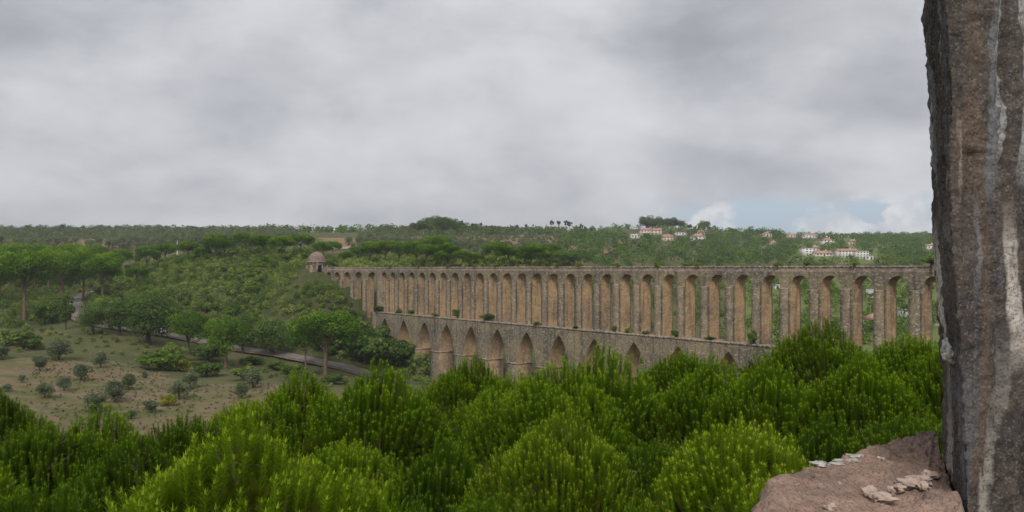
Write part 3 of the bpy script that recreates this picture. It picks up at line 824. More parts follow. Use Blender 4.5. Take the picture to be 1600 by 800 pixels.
SCRUB = [(130, 470), (180, 428), (240, 404), (300, 396), (480, 394), (520, 412), (545, 420), (640, 470), (660, 575), (600, 572), (520, 560), (430, 545), (360, 535), (290, 520), (230, 500), (160, 490)]
P = off_road(scatter(SCRUB, -230, -30, 235, 440, 1500, 1, 2.3), 5)
P = P[np.array([(Vector((p[0], p[1], 0)) - P6).dot(nback) < -4 or p[1] > 300 or p[0] < HP.x for p in P])]
P = P[np.hypot(P[:, 0] - HP.x, P[:, 1] - HP.y) > 6]
P = P[~((abs(P[:, 0] - HP.x) < 3.5) & (P[:, 1] < HP.y) & (P[:, 1] > HP.y - 10))]
Pe = scatter([(455, 405), (520, 425), (560, 440), (640, 500), (660, 575), (560, 560), (470, 500)], -100, -22, 240, 292, 430, 77, 1.6)
Pe = Pe[np.array([(Vector((p[0], p[1], 0)) - P6).dot(nback) < -3.5 for p in Pe])]
Pe = Pe[np.hypot(Pe[:, 0] - HP.x, Pe[:, 1] - HP.y) > 8]
def near_wall(P, d):
    q = np.array([((p[0] - E0.x) * rot2.x + (p[1] - E0.y) * rot2.y, (p[0] - E0.x) * -rot2.y + (p[1] - E0.y) * rot2.x) for p in P])
    return (q[:, 0] > -3) & (q[:, 0] < 40) & (abs(q[:, 1]) < d)
Pe = Pe[~near_wall(Pe, 2.6)]; P = P[~near_wall(P, 5)]
Pe = off_road(Pe, 5)
mass('slope_scrub', Pe, None, (1.2, 3.0), 190, .21, M_SCRUB, label='dense bushes on the steep slope against the left end of the aqueduct', cat='scrub', seed=21)
Pm_ = P[: int(len(P) * .75)]; Pb = P[int(len(P) * .75):]
mass('scrub_cover', Pm_, None, (1.8, 3.7), 175, .25, M_SCRUB, label='thick olive green scrub covering the slope below the spring house', cat='scrub', seed=1)
mass('green_scrub_cover', Pb[:len(Pb) // 2], None, (2.2, 4.6), 260, .22, M_OAK, label='darker evergreen bushes scattered through the slope scrub', cat='scrub', seed=2)
for i, p in enumerate(Pb[len(Pb) // 2:]):
    k = 'green_bush' if i % 3 == 0 else ('bush' if i % 3 == 1 else 'young_pine')
    tree(k, 'young_pine' if k == 'young_pine' else 'slope_bush', (p[0], p[1], gz(p[0], p[1])), random.uniform(2.5, 4.5),
         {'green_bush': 'bright leafy bush on the scrub slope left of the aqueduct', 'bush': 'grey green bush on the scrub slope left of the aqueduct', 'young_pine': 'small round young pine on the scrub slope left of the aqueduct'}[k],
         'pine tree' if k == 'young_pine' else 'bush', {'green_bush': 'bright bushes on the slope', 'bush': 'grey green bushes on the slope', 'young_pine': 'young pines on the slope'}[k])
# undergrowth beneath the grove and along the road
P = off_road(scatter([(-150, 440), (180, 430), (160, 470), (110, 500), (60, 515), (-150, 520)], -330, -120, 250, 420, 330, 3, 3.4), 4)
mass('grove_undergrowth', P, None, (2.0, 4.6), 180, .28, M_SCRUB, label='brownish green undergrowth beneath the umbrella pines', cat='undergrowth', seed=3)
P = off_road(scatter([(-150, 520), (130, 512), (260, 545), (420, 572), (540, 590), (600, 600), (560, 620), (430, 592), (230, 560), (60, 550), (-150, 560)], -230, -20, 190, 300, 170, 4, 2.5), 4)
mass('verge_scrub', P, None, (.5, 1.7), 120, .2, M_SCRUB, label='low scrub and weeds along the bank below the road', cat='scrub', seed=4)
P = scatter(FIELD[1:7] + [(300, 700), (-20, 700)], -160, -25, 150, 262, 2200, 31, 0)
mass('field_weeds', P[:1000], None, (.15, .5), 12, .14, M_DRYW, label='low weeds and dry grass tufts dotting the olive field', cat='weeds', seed=31, wr=.9)
# valley floor under and behind the aqueduct
P = scatter([(560, 600), (1500, 620), (1500, 560), (640, 570)], -60, 110, 140, 262, 140, 5, 4)
mass('valley_scrub', P, None, (1.5, 4), 160, .3, M_SCRUB, label='scrub on the valley floor around the aqueduct piers', cat='scrub', seed=5)
P = scatter([(860, 424), (1480, 424), (1480, 540), (860, 540)], 20, 320, 210, 480, 330, 6, 5.5)
P = P[np.array([ (Vector((p[0], p[1], 0)) - P6).dot(nback) > 9 for p in P])]
mass('valley_wood', P[::2], None, (3, 6.5), 190, .4, M_OAK, label='mixed trees in the side valley seen through the arches', cat='wood', seed=6)
mass('valley_bushes', P[1::2], None, (2, 4.5), 160, .34, M_BRIGHT, label='lighter bushes in the side valley seen through the arches', cat='bushes', seed=7)

P = scatter([(530, 398), (900, 402), (900, 424), (530, 424)], -75, 40, 292, 440, 420, 41, 2.6)
P = P[np.array([(Vector((p[0], p[1], 0)) - P6).dot(nback) > 8 and math.hypot(p[0] - HP.x, p[1] - HP.y) > 8 for p in P])]
P = P[~near_wall(P, 7)]
mass('back_scrub', P, None, (2.0, 4.2), 130, .38, M_SCRUB, label='scrub filling the ground between the umbrella pines behind the aqueduct', cat='scrub', seed=41)
# ---- far olive groves
far_ol = []
for s in range(3):
    r = np.random.default_rng(200 + s); bl = [(d[0] * .7, d[1] * .7, 2.0 + d[2] * .7, 1.05, 1.05, .9, r.uniform(-.12, .12)) for d in r.normal(size=(6, 3)) * .8]
    V, Q, t = leafcloud(r, bl, 760, .18, up=.4)
    b = MB(); b.tube([(0, 0, -.8), (0, 0, 1.6)], [.18, .13], 5)
    far_ol.append((b.mesh('trunk', M_BARKD), mk('crown', V, Q, M_OLIVE, tint=t)))
OL1 = [(-60, 352), (460, 352), (460, 392), (330, 392), (-60, 396)]
OL2 = [(560, 360), (760, 360), (960, 360), (960, 408), (560, 408)]
P1 = scatter(OL1, -520, -130, 420, 720, 800, 11, 6.0)
P2 = scatter(OL2, -110, 110, 400, 740, 560, 12, 6.5)
def rowed(P):       # snap to planted rows
    a_ = math.radians(28); c_, s_ = math.cos(a_), math.sin(a_); U = P[:, 0] * c_ + P[:, 1] * s_; Vv = -P[:, 0] * s_ + P[:, 1] * c_
    U = np.round(U / 8.5) * 8.5 + rng.normal(size=len(U)) * .5; Vv = np.round(Vv / 6.5) * 6.5 + rng.normal(size=len(U)) * .5
    Q = np.c_[U * c_ - Vv * s_, U * s_ + Vv * c_]; keep = []; seen = set()
    for q in Q:
        k = (round(q[0] / 3), round(q[1] / 3))
        if k in seen: continue
        seen.add(k); keep.append((q[0], q[1]))
    Q = np.array(keep); return np.c_[Q, height(Q[:, 0], Q[:, 1])]
P2 = rowed(P2)
P1 = P1[np.argsort(P1[:, 1])]; P2 = P2[np.argsort(P2[:, 1])]
for P, n, lb, gr in ((P1, 130, 'grey green olive tree in the grove along the skyline at the left', 'olive trees on the left hilltop'),
                     (P2, 150, 'rounded olive tree on reddish soil of the hill behind the aqueduct', 'olive trees on the hill behind the aqueduct')):
    for i, p in enumerate(P[:n]):
        o = obj('olive_tree', None, loc=(p[0], p[1], gz(p[0], p[1])), rz=random.uniform(0, 6), scale=random.uniform(1.15, 1.7), label=lb, cat='olive tree', group=gr)
        obj('trunk', far_ol[i % 3][0], o); obj('crown', far_ol[i % 3][1], o)
mass('far_olive_grove', P1[130:], None, (4.6, 6.4), 115, .38, M_OLIVE, tree_like=True, wr=.55, label='dense distant olive grove on the left skyline', cat='olive grove', seed=8)
if len(P2) > 150: mass('hill_olive_grove', P2[150:], None, (3.6, 5), 80, .45, M_OLIVE, tree_like=True, wr=.5, label='distant rows of olives on the hill behind the aqueduct', cat='olive grove', seed=9)
# ---- far woods
HB = [(1011, 367, 26, 11), (1026, 366, 16, 9), (992, 372, 14, 6), (1042, 376, 16, 9), (1064, 367, 18, 4), (1090, 376, 23, 15), (1197, 370, 15, 7), (1236, 371, 14, 6), (1264, 372, 24, 7), (1292, 382, 18, 10),
      (1332, 383, 13, 9), (1207, 382, 7, 4), (1262, 399, 18, 12), (1285, 400, 26, 8), (1322, 402, 30, 13), (1346, 404, 18, 12), (1358, 406, 11, 6), (1453, 389, 17, 8)]
def clear_view(P, th):
    """leave open ground in front of and on the house plots"""
    px = 800 + F * P[:, 0] / P[:, 1]; py = HOR - F * (P[:, 2] - CZ) / P[:, 1]; tp = py - th * F / P[:, 1]; rw = th * .45 * F / P[:, 1]
    k = np.ones(len(P), bool)
    for (hx, hy, hw, hh) in HB:
        g = ground_px(hx, hy, 150); hd = g.y if g is not None else 800
        k &= ~((abs(px - hx) < hw / 2 + rw * .7) & (tp < hy - hh * .5) & (py > hy - 2) & (P[:, 1] < hd + 6))
    return P[k]
FW = [(880, 372), (1000, 366), (1200, 366), (1480, 366), (1620, 366), (1620, 424), (880, 424)]
EXC = [[(1240, 400), (1370, 400), (1370, 416), (1240, 416)], [(1235, 372), (1330, 372), (1330, 384), (1235, 384)], [(930, 366), (985, 362), (985, 374), (935, 374)]]
P = scatter(FW, 20, 650, 400, 1150, 1500, 13, 7.5)
px = 800 + F * P[:, 0] / P[:, 1]; py = HOR - F * (P[:, 2] - CZ) / P[:, 1]
for e in EXC: 
    k = ~inpoly(px, py, e); P = P[k]; px = px[k]; py = py[k]
P = clear_view(P, 8)
mass('far_wood', P, None, (5, 9.5), 92, .62, M_FARWOOD, tree_like=True, wr=.6, label='dark green wood covering the hills beyond the aqueduct', cat='wood', seed=10, tj=.22)
P = scatter([(400, 352), (1700, 345), (1700, 376), (400, 372)], -300, 900, 680, 1500, 900, 14, 12)
P_ = P[(800 + F * P[:, 0] / P[:, 1] > 940) | (P[:, 1] > 720)]
P_ = clear_view(P_, 9)
mass('skyline_wood', P_, None, (6, 10), 70, 1.0, M_FARWOOD, label='faint wooded ridge along the right skyline', cat='wood', seed=11)
P = scatter([(-500, 345), (460, 345), (460, 366), (-500, 366)], -800, -150, 650, 1200, 260, 15, 12)
mass('left_skyline_wood', P, None, (5, 7.5), 70, .9, M_OLIVE, label='rough wooded crest along the left skyline', cat='wood', seed=12)
# ridge wood with tall eucalyptus
P = scatter([(590, 360), (680, 352), (760, 352), (950, 357), (950, 372), (590, 372)], -150, 120, 600, 850, 150, 16, 8)
mass('ridge_wood', P, None, (5, 9), 160, .6, M_EUC, label='dark wood on the ridge behind the olive hill', cat='wood', seed=13)
def skyline(px, d0, ytop, kind, name, label, cat, group, wide=1.0):
    x = (px - 800) / F * d0; z = gz(x, d0); top = CZ + (HOR - ytop) / F * d0
    tree(kind, name, (x, d0, z), max(3, top - z), label, cat, group, None, wide)
RT = [(640, 351), (652, 346), (665, 342), (676, 338), (684, 336), (694, 338), (703, 341), (715, 345), (725, 347), (740, 348), (655, 350), (691, 343), (672, 346)]
for px, yt in RT:
    skyline(px, 690 + (px % 7) * 6, yt, 'oak', 'ridge_tree', '%s dark rounded tree from the left in the clump crowning the ridge' % ORD[sorted(q_[0] for q_ in RT).index(px)], 'tree', 'dark tree clump on the ridge', 1.5)
for px, yt in [(710, 340), (722, 341), (738, 346), (752, 345), (768, 349), (790, 352), (808, 348), (822, 347), (862, 340), (872, 341), (885, 340), (890, 342), (908, 346), (914, 350), (925, 353), (760, 350), (830, 352)]:
    skyline(px, 720, yt, 'euc', 'eucalyptus_tree', 'thin tall eucalyptus standing above the ridge behind the aqueduct', 'tree', 'eucalyptus trees on the ridge', 1.1)
HT = [(1011, 336), (1020, 340), (1030, 338), (1042, 340), (1052, 339), (1064, 343), (1078, 350), (1100, 344), (1048, 345), (1036, 344)]
for px, yt in HT:
    skyline(px, 985, yt, 'oak', 'hilltop_tree', '%s dark tree from the left in the wood above the hillside houses' % ORD[sorted(q_[0] for q_ in HT).index(px)], 'tree', 'dark trees above the hillside houses', 1.4)
for px, yt in [(476, 353), (484, 352), (98, 349), (190, 352), (45, 350), (62, 351)]:
    skyline(px, 700, yt, 'euc' if px > 400 else 'oak', 'skyline_tree', 'slightly taller tree sticking out of the left skyline', 'tree', 'taller trees on the left skyline', 1.0)
tree_px('yellow', 'yellow_tree', 1389, 414, 16, 'yellow green tree right of the terraced white houses', 'tree', wide=1.3)

# ================================================================== houses
M_WHITE = plain('white_render', (.70, .68, .65), .8, .06, .4, .002)
M_CREAM = plain('cream_render', (.62, .53, .43), .8, .08, .4, .002)
M_TILE = plain('red_clay_tiles', (.44, .25, .19), .85, .2, .6, .03)
M_GREYR = plain('grey_sheet_roof', (.38, .39, .41), .6, .1, .5, .01)
M_WIN = plain('dark_window_glass', (.05, .055, .06), .25, .2)


def house(px, py, wpx, hpx, dep, d, walls, roofm, rz, label, storeys=1, roof='gable', rh=.35, windows=4):
    g = ground_px(px, py, 150)
    if g is not None and .6 < g.y / d < 1.5: d = g.y
    x = (px - 800) / F * d; y = d; z = CZ - (py - HOR) / F * d
    Wd = wpx / F * d; Hh = hpx / F * d * (1 - rh); rr = hpx / F * d * rh
    zt = gz(x, y)
    o = obj('house', None, loc=(x, y, z), rz=rz, label=label, cat='house')
    b = MB(); b.box(-Wd / 2, Wd / 2, -dep / 2, dep / 2, min(-1.0, zt - z - 1.5), Hh); obj('wall', b.mesh('wall', walls), o)
    b = MB(); e = .45; a_, c_ = Wd / 2 + e, dep / 2 + e
    if roof == 'flat': b.box(-Wd / 2 - .15, Wd / 2 + .15, -dep / 2 - .15, dep / 2 + .15, Hh + .002, Hh + .35)
    elif roof == 'gable':
        V = [(-a_, -c_, Hh), (a_, -c_, Hh), (a_, c_, Hh), (-a_, c_, Hh), (-a_, 0, Hh + rr), (a_, 0, Hh + rr)]
        V += [(x_, y_, z_ + .22) for x_, y_, z_ in V]
        b.add(V, [(6, 7, 11, 10), (8, 9, 10, 11), (0, 4, 5, 1), (2, 5, 4, 3), (0, 1, 7, 6), (2, 3, 9, 8), (0, 6, 10, 4), (3, 4, 10, 9), (1, 5, 11, 7), (2, 8, 11, 5)])
        g1 = MB()
        for sx in (-1, 1): g1.add([(sx * Wd / 2, -dep / 2, Hh - .01), (sx * Wd / 2, dep / 2, Hh - .01), (sx * Wd / 2, 0, Hh + rr * .93)], tris=[(0, 1, 2) if sx > 0 else (2, 1, 0)])
        obj('gable', g1.mesh('gable', walls), o)
    else:
        k = min(c_, a_ * .8); V = [(-a_, -c_, Hh), (a_, -c_, Hh), (a_, c_, Hh), (-a_, c_, Hh), (-a_ + k, 0, Hh + rr), (a_ - k, 0, Hh + rr)]
        b.add(V, [(0, 1, 5, 4), (2, 3, 4, 5), (3, 2, 1, 0)], [(1, 2, 5), (3, 0, 4)])
    rf = obj('roof', b.mesh('roof', roofm), o)
    if roof != 'flat':
        ch = MB(); ch.box(Wd * .2, Wd * .2 + .6, .3, .9, Hh + rr * .3, Hh + rr + .9); obj('chimney', ch.mesh('chimney', walls), rf)
    n = windows; fh = Hh / storeys
    for st in range(storeys):
        for i in range(n):
            cx = -Wd / 2 + Wd * (i + .5) / n; ww = min(1.2, Wd / n * .5); z0 = st * fh + fh * .38; z1 = st * fh + fh * .82
            if st == 0 and i == n // 2: z0 = .05
            f = MB(); f.box(cx - ww / 2 - .08, cx + ww / 2 + .08, -dep / 2 - .05, -dep / 2 + .02, z0 - .08, z1 + .08)
            isd = st == 0 and i == n // 2
            fo = obj('door' if isd else 'window', f.mesh('window', M_CREAM), o)
            p = MB(); p.box(cx - ww / 2, cx + ww / 2, -dep / 2 - .08, -dep / 2 - .03, z0, z1); obj('pane', p.mesh('pane', M_WIN), fo)
    return o


for h in [
    (1011, 367, 24, 11, 9, 905, M_CREAM, M_TILE, .15, 'large cream house with stacked red roofs under the hilltop wood', 2, 'hip', .35, 5),
    (1026, 366, 16, 9, 8, 915, M_CREAM, M_TILE, -.3, 'cream side wing right of the large hilltop house', 2, 'gable', .35, 3),
    (992, 372, 14, 6, 7, 890, M_WHITE, M_CREAM, .1, 'low white house left of the large hilltop house', 1, 'gable', .3, 3),
    (1042, 376, 16, 9, 8, 870, M_CREAM, M_TILE, .2, 'small cream house with a red roof below the hilltop wood', 2, 'gable', .4, 3),
    (1064, 367, 18, 4, 7, 900, M_WHITE, M_GREYR, 0, 'long low white shed beside the hilltop wood', 1, 'flat', .2, 4),
    (1090, 376, 23, 11, 10, 860, M_WHITE, M_TILE, -.1, 'white house with a broad pinkish roof right of the hilltop houses', 2, 'hip', .45, 4),
    (1095, 368, 8, 8, 6, 885, M_WHITE, M_TILE, .4, 'narrow red roofed house directly behind the broad pinkish roof', 2, 'gable', .4, 2),
    (1197, 370, 15, 7, 8, 930, M_CREAM, M_TILE, .1, 'small cream house alone near the skyline under the big cloud', 1, 'hip', .4, 3),
    (1236, 371, 14, 6, 8, 940, M_CREAM, M_TILE, -.1, 'low cream house on the skyline left of the meadow', 1, 'gable', .4, 3),
    (1264, 372, 24, 7, 9, 920, M_WHITE, M_TILE, .1, 'long white house with red roof on top of the meadow', 1, 'gable', .35, 5),
    (1292, 382, 18, 10, 9, 800, M_WHITE, M_TILE, .1, 'two storey white house with red roof below the skyline', 2, 'hip', .35, 3),
    (1332, 383, 13, 9, 8, 800, M_CREAM, M_TILE, -.1, 'cream two storey house with red roof right of the white one', 2, 'hip', .4, 3),
    (1207, 382, 8, 5, 6, 820, M_WHITE, M_TILE, .2, 'tiny house among the trees showing only its red roof', 1, 'gable', .6, 2),
    (1194, 391, 6, 5, 6, 760, M_WHITE, M_TILE, .2, 'tiny pink roofed cottage sunk in the wood', 1, 'gable', .6, 2),
    (1262, 399, 18, 12, 9, 680, M_WHITE, M_GREYR, .2, 'stepped white house at the left end of the hillside terrace', 3, 'flat', .1, 3),
    (1272, 393, 9, 9, 8, 700, M_WHITE, M_TILE, .2, 'small white house rising behind the stepped one', 2, 'gable', .35, 2),
    (1285, 400, 26, 8, 8, 672, M_WHITE, M_TILE, .05, 'long low house with a red roof in the middle of the terrace', 1, 'gable', .55, 5),
    (1322, 402, 30, 13, 9, 676, M_WHITE, M_TILE, .0, 'big white terraced house with a long red roof', 3, 'gable', .25, 6),
    (1346, 404, 18, 12, 9, 668, M_WHITE, M_GREYR, -.15, 'flat roofed white house right of the long red roof', 3, 'flat', .1, 4),
    (1358, 406, 11, 6, 8, 655, M_WHITE, M_GREYR, -.3, 'low white annexe at the right end of the terrace', 1, 'flat', .1, 2),
    (1308, 400, 12, 8, 7, 690, M_WHITE, M_TILE, .1, 'white house tucked left of the big terraced house', 2, 'hip', .3, 2),
    (1453, 389, 17, 8, 9, 760, M_WHITE, M_TILE, .1, 'white house with red roof beside the foreground pillar', 1, 'hip', .35, 3),
    (1366, 516, 20, 27, 7, 300, M_WHITE, M_TILE, .5, 'white house with an orange red roof seen low through an arch', 2, 'hip', .35, 2),
    (1366, 463, 22, 10, 9, 400, M_WHITE, M_GREYR, -.35, 'building with a pale grey sloping roof seen through an arch', 1, 'gable', .6, 2),
    (1211, 451, 7, 6, 6, 420, M_WHITE, M_WHITE, .1, 'tiny white hut seen through an arch of the aqueduct', 1, 'flat', .1, 1),
    (1417, 494, 10, 10, 7, 330, M_WHITE, M_GREYR, .2, 'white shed seen through the second arch from the pillar', 1, 'flat', .1, 1),
    (1466, 508, 16, 12, 7, 300, M_CREAM, M_TILE, .2, 'low orange roofed house half hidden beside the pillar', 1, 'gable', .5, 2)]:
    house(*h)

# ---- utility pole, car, lamp
pg = ground_px(277, 402)
if pg:
    o = obj('utility_pole', None, loc=pg, label='pale concrete utility pole rising above the crest pines', cat='pole')
    b = MB(); ph = 26 * pg.y / F; b.tube([(0, 0, -1), (0, 0, ph)], [.24, .15], 8); obj('post', b.mesh('post', M_WHITE, True), o)
    b = MB(); b.box(-1.2, 1.2, -.08, .08, ph - .6, ph - .4); obj('crossarm', b.mesh('crossarm', M_BARKD), o)
    for k in (-1, 0, 1):
        b = MB(); b.tube([(k, 0, ph - .4), (k, 0, ph - .05)], [.07, .05], 6); obj('insulator', b.mesh('insulator', M_WHITE), o)
cg = ground_px(253, 522)
if cg:
    o = obj('parked_car', None, loc=(cg.x, cg.y, cg.z + .35), rz=-.25, label='small white car on the road half hidden by the largest oak', cat='car')
    M_PAINT = plain('white_car_paint', (.72, .73, .74), .3, .03); M_TYRE = plain('tyre_rubber', (.02, .02, .02), .9)
    prof = [(-2.1, .35), (-2.1, .8), (-1.9, .95), (-1.45, 1.0), (-1.0, 1.42), (.5, 1.45), (1.1, 1.0), (1.95, .85), (2.1, .6), (2.1, .35)]
    b = MB(); n = len(prof); b.add([(x, -.82, z) for x, z in prof] + [(x, .82, z) for x, z in prof], [(i, (i + 1) % n, (i + 1) % n + n, i + n) for i in range(n)])
    for yy, fl in ((-.82, 0), (.82, 1)):
        b.add([(x, yy, z) for x, z in prof], [(0, 1, 8, 9), (1, 2, 7, 8), (2, 3, 6, 7), (3, 4, 5, 6)])
    obj('body', b.mesh('body', M_PAINT), o)
    b = MB(); b.box(-.95, .45, -.84, -.825, 1.05, 1.36); b.box(-.95, .45, .825, .84, 1.05, 1.36); obj('side_windows', b.mesh('side_windows', M_WIN), o)
    for sx in (-1.3, 1.3):
        for sy in (-.8, .8):
            b = MB(); V = [(sx + .32 * math.cos(t), sy + k * .1, .32 + .32 * math.sin(t)) for k in (-1, 1) for t in np.linspace(0, 2 * PI, 13)[:-1]]
            b.add(V + [(sx, sy - .1, .32), (sx, sy + .1, .32)], [(i, (i + 1) % 12, (i + 1) % 12 + 12, i + 12) for i in range(12)], [(24, i, (i + 1) % 12) for i in range(12)] + [(25, (i + 1) % 12 + 12, i + 12) for i in range(12)])
            obj('wheel', b.mesh('wheel', M_TYRE), o)

# ---- plants growing on the aqueduct
def on_aq(s, off, h): 
    q = P6 + u * s - nback * off; return (q.x, q.y, CZ + h)
for px, ht, wd, lb in [(592, 2.2, 1.6, 'bush on the ledge at the left end of the lower arcade'), (643, 1.6, 2, 'bush on the ledge above the third pointed arch'), (680, 1.1, 2, 'low tuft on the ledge above the thin drain pipe'),
                       (714, 3.0, 1.0, 'largest bush on the ledge between two buttresses'), (763, 2.4, 1.4, 'dark bush trailing over the ledge right of the largest one'), (622, 1.6, 1.2, 'pale bush on the ledge above the second pointed arch'),
                       (840, 1.0, 2, 'grass tuft on the ledge below the middle of the upper arcade'), (960, 1.5, 1, 'dark shrub at a buttress foot on the ledge'), (980, 1.2, 1.4, 'grass tuft right of the dark shrub on the ledge'),
                       (1055, 1.6, 1.2, 'green shrub on the ledge under the nearer arches'), (1008, .9, 2, 'low grass on the ledge between dark and green shrubs'), (1177, 2.8, .8, 'upright green shrub at the right end of the visible ledge'),
                       (900, .8, 2.2, 'low weeds on the ledge above a pointed arch'), (1110, .9, 2.2, 'low weeds left of the upright green shrub')]:
    s = on_line_off(px, .8); k = 'bush' if 'tuft' in lb or 'pale' in lb else 'dark_bush'
    tree(k, 'ledge_bush', on_aq(s, .75, LEDGE), ht, lb, 'bush', None, None, wd)
for i, px in enumerate([610, 655, 700, 775, 742, 871, 905, 965, 1028, 1070, 1090, 1334, 1455, 1260, 1215]):
    s = on_line(px); tree('bush', 'wall_tuft', on_aq(s, .0 if px != 1455 else .05, TOPH), .9 if px != 1455 else 1.6, 'small dry tuft growing on top of the aqueduct wall' if px != 1455 else 'dark bush on top of the aqueduct beside the pillar', 'plant', 'tufts on top of the aqueduct' if px != 1455 else None, None, 1.4)

# ================================================================== foreground pines
def shoot_template(r, L=.56, nn=88, nl=.085):
    V = []; T = []; tt = []
    for k in range(nn):
        t = .05 + .95 * (k + r.uniform(0, 1)) / nn; an = k * 2.39996 + r.uniform(-.4, .4)
        ang = math.radians(r.uniform(45, 70) - 14 * t); l = nl * r.uniform(.75, 1.15)
        d = np.array([math.cos(an) * math.sin(ang), math.sin(an) * math.sin(ang), math.cos(ang)]); side = np.array([-math.sin(an), math.cos(an), 0])
        p = np.array([0, 0, t * L]); w_ = .0062
        i = len(V); V += [p - side * w_, p + side * w_, p + d * l]; T.append((i, i + 1, i + 2)); tt += [t * .22 - .05] * 2 + [t * .34 + (.10 if t > .82 else 0)]
    for k in range(4):     # pale bud
        a0, a1_ = k * PI / 2, (k + 1) * PI / 2; i = len(V); rr = .014
        V += [np.array([rr * math.cos(a0), rr * math.sin(a0), L * .98]), np.array([rr * math.cos(a1_), rr * math.sin(a1_), L * .98]), np.array([0, 0, L + .05])]
        T.append((i, i + 1, i + 2)); tt += [.52] * 3
    return np.array(V), np.array(T), np.array(tt)


def near_pine(seed, R=2.3, Hc=5.2, Ht=9.0, n=2600, nn=78, nl=.088):
    """rounded dome of upright candle shoots; the tips lie on the dome, so it reads as a crown of columns"""
    r = np.random.default_rng(seed)
    tv, tf, tt = shoot_template(r, .56, nn, nl)
    nl_ = 9; LB = [(0, 0, 1.0, 0)]
    for k in range(nl_):
        an = k * 2.39996 + r.uniform(-.3, .3); q = R * r.uniform(.38, .62)
        LB.append((q * math.cos(an), q * math.sin(an), r.uniform(.50, .66), r.uniform(.35, 1.5)))
    LB = np.array(LB)
    def envelope(x, y):          # height of the crown surface: several lobes under one dome
        z = np.full(len(x), -9.0)
        for j, (lx, ly, f_, dn) in enumerate(LB):
            Rl = R * f_; q2 = ((x - lx) ** 2 + (y - ly) ** 2) / Rl ** 2
            hl = (Hc if j == 0 else Hc * .75)
            z = np.maximum(z, np.where(q2 < 1, Ht - dn - hl * (1 - np.sqrt(np.maximum(0, 1 - np.minimum(q2, 1) ** .8))) * (1.0 if j else 1.0), -9))
        return z
    m_ = int(n * 2.2); u1 = r.uniform(0, 1, m_); an = r.uniform(0, 2 * PI, m_); rad = R * u1 ** .42
    x, y = rad * np.cos(an), rad * np.sin(an)
    z = envelope(x, y); k = z > Ht - Hc * .98; x, y, z = x[k][:n], y[k][:n], z[k][:n]; n = len(x)
    rim = np.hypot(x, y) / R
    # extra depth for the flanks: shoots all the way down, not only on the rim
    drop = np.where(rim > .55, r.uniform(0, 1, n) ** 1.3 * Hc * .55 * (rim - .35), 0) + r.exponential(.10, n)
    z = z - drop + r.normal(size=n) * .05 + vnoise(np.c_[x * 1.7, y * 1.7, 0 * x + seed], 6) * .28 + vnoise(np.c_[x * 4, y * 4, 0 * x + seed], 8) * .14
    clump = vnoise(np.c_[x * 1.5, y * 1.5, z * 1.1] + seed, 3) * .32
    outw = np.c_[x, y, 0 * x] / max(R, .1)
    D = outw * .38 + np.array([0, 0, 1.0]) + r.normal(size=(n, 3)) * .06 + np.c_[vnoise(np.c_[x * 1.3, y * 1.3, z + seed], 11), vnoise(np.c_[x * 1.3, y * 1.3, z + seed], 12), 0 * x] * .35; D /= np.linalg.norm(D, axis=1)[:, None]
    low = np.clip((Ht - z) / Hc, 0, 1); sc_ = r.uniform(.6, 1.0, n)
    tip = np.c_[x, y, z]; B = tip - D * (.56 * sc_)[:, None]
    X_ = np.cross(D, r.normal(size=(n, 3))); X_ /= np.linalg.norm(X_, axis=1)[:, None]; Y_ = np.cross(D, X_)
    curve = (1 - tv[:, 2] / .56)[None, :, None] ** 2 * (outw[:, None, :] * r.uniform(-.05, .16, n)[:, None, None])
    wd_ = (r.uniform(.8, 1.15, n) * (1 - .1 * low))
    V = B[:, None, :] + wd_[:, None, None] * (X_[:, None, :] * tv[None, :, 0:1] + Y_[:, None, :] * tv[None, :, 1:2]) + (sc_[:, None, None]) * D[:, None, :] * tv[None, :, 2:3] + curve
    FI = tf[None] + (np.arange(n) * len(tv))[:, None, None]
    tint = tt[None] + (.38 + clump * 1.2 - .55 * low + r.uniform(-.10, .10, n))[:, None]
    # older dark needles filling the inside
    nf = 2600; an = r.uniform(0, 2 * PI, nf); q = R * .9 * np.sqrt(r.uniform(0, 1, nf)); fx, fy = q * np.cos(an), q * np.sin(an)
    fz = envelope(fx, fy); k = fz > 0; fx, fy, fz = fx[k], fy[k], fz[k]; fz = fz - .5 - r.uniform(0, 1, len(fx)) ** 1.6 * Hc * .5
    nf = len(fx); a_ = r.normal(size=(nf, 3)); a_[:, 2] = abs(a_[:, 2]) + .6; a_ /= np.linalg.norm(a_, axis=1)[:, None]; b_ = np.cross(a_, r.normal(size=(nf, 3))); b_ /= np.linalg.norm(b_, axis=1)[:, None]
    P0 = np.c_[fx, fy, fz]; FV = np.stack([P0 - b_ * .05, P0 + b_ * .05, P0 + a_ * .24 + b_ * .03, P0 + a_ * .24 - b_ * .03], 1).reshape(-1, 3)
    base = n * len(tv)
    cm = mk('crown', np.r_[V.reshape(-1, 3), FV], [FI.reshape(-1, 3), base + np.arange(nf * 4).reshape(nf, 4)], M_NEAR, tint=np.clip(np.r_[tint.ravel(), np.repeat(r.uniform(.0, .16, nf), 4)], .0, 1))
    nc = 46; pick = r.integers(0, n, nc); C = np.c_[B[pick], r.uniform(.35, .6, nc), np.zeros(nc)]
    b = MB(); rr = random.Random(seed)
    b.tube([(0, 0, -9), (0, 0, 0), (.1, .05, Ht * .5), (0, 0, Ht - .9)], [.2, .17, .11, .03], 7)
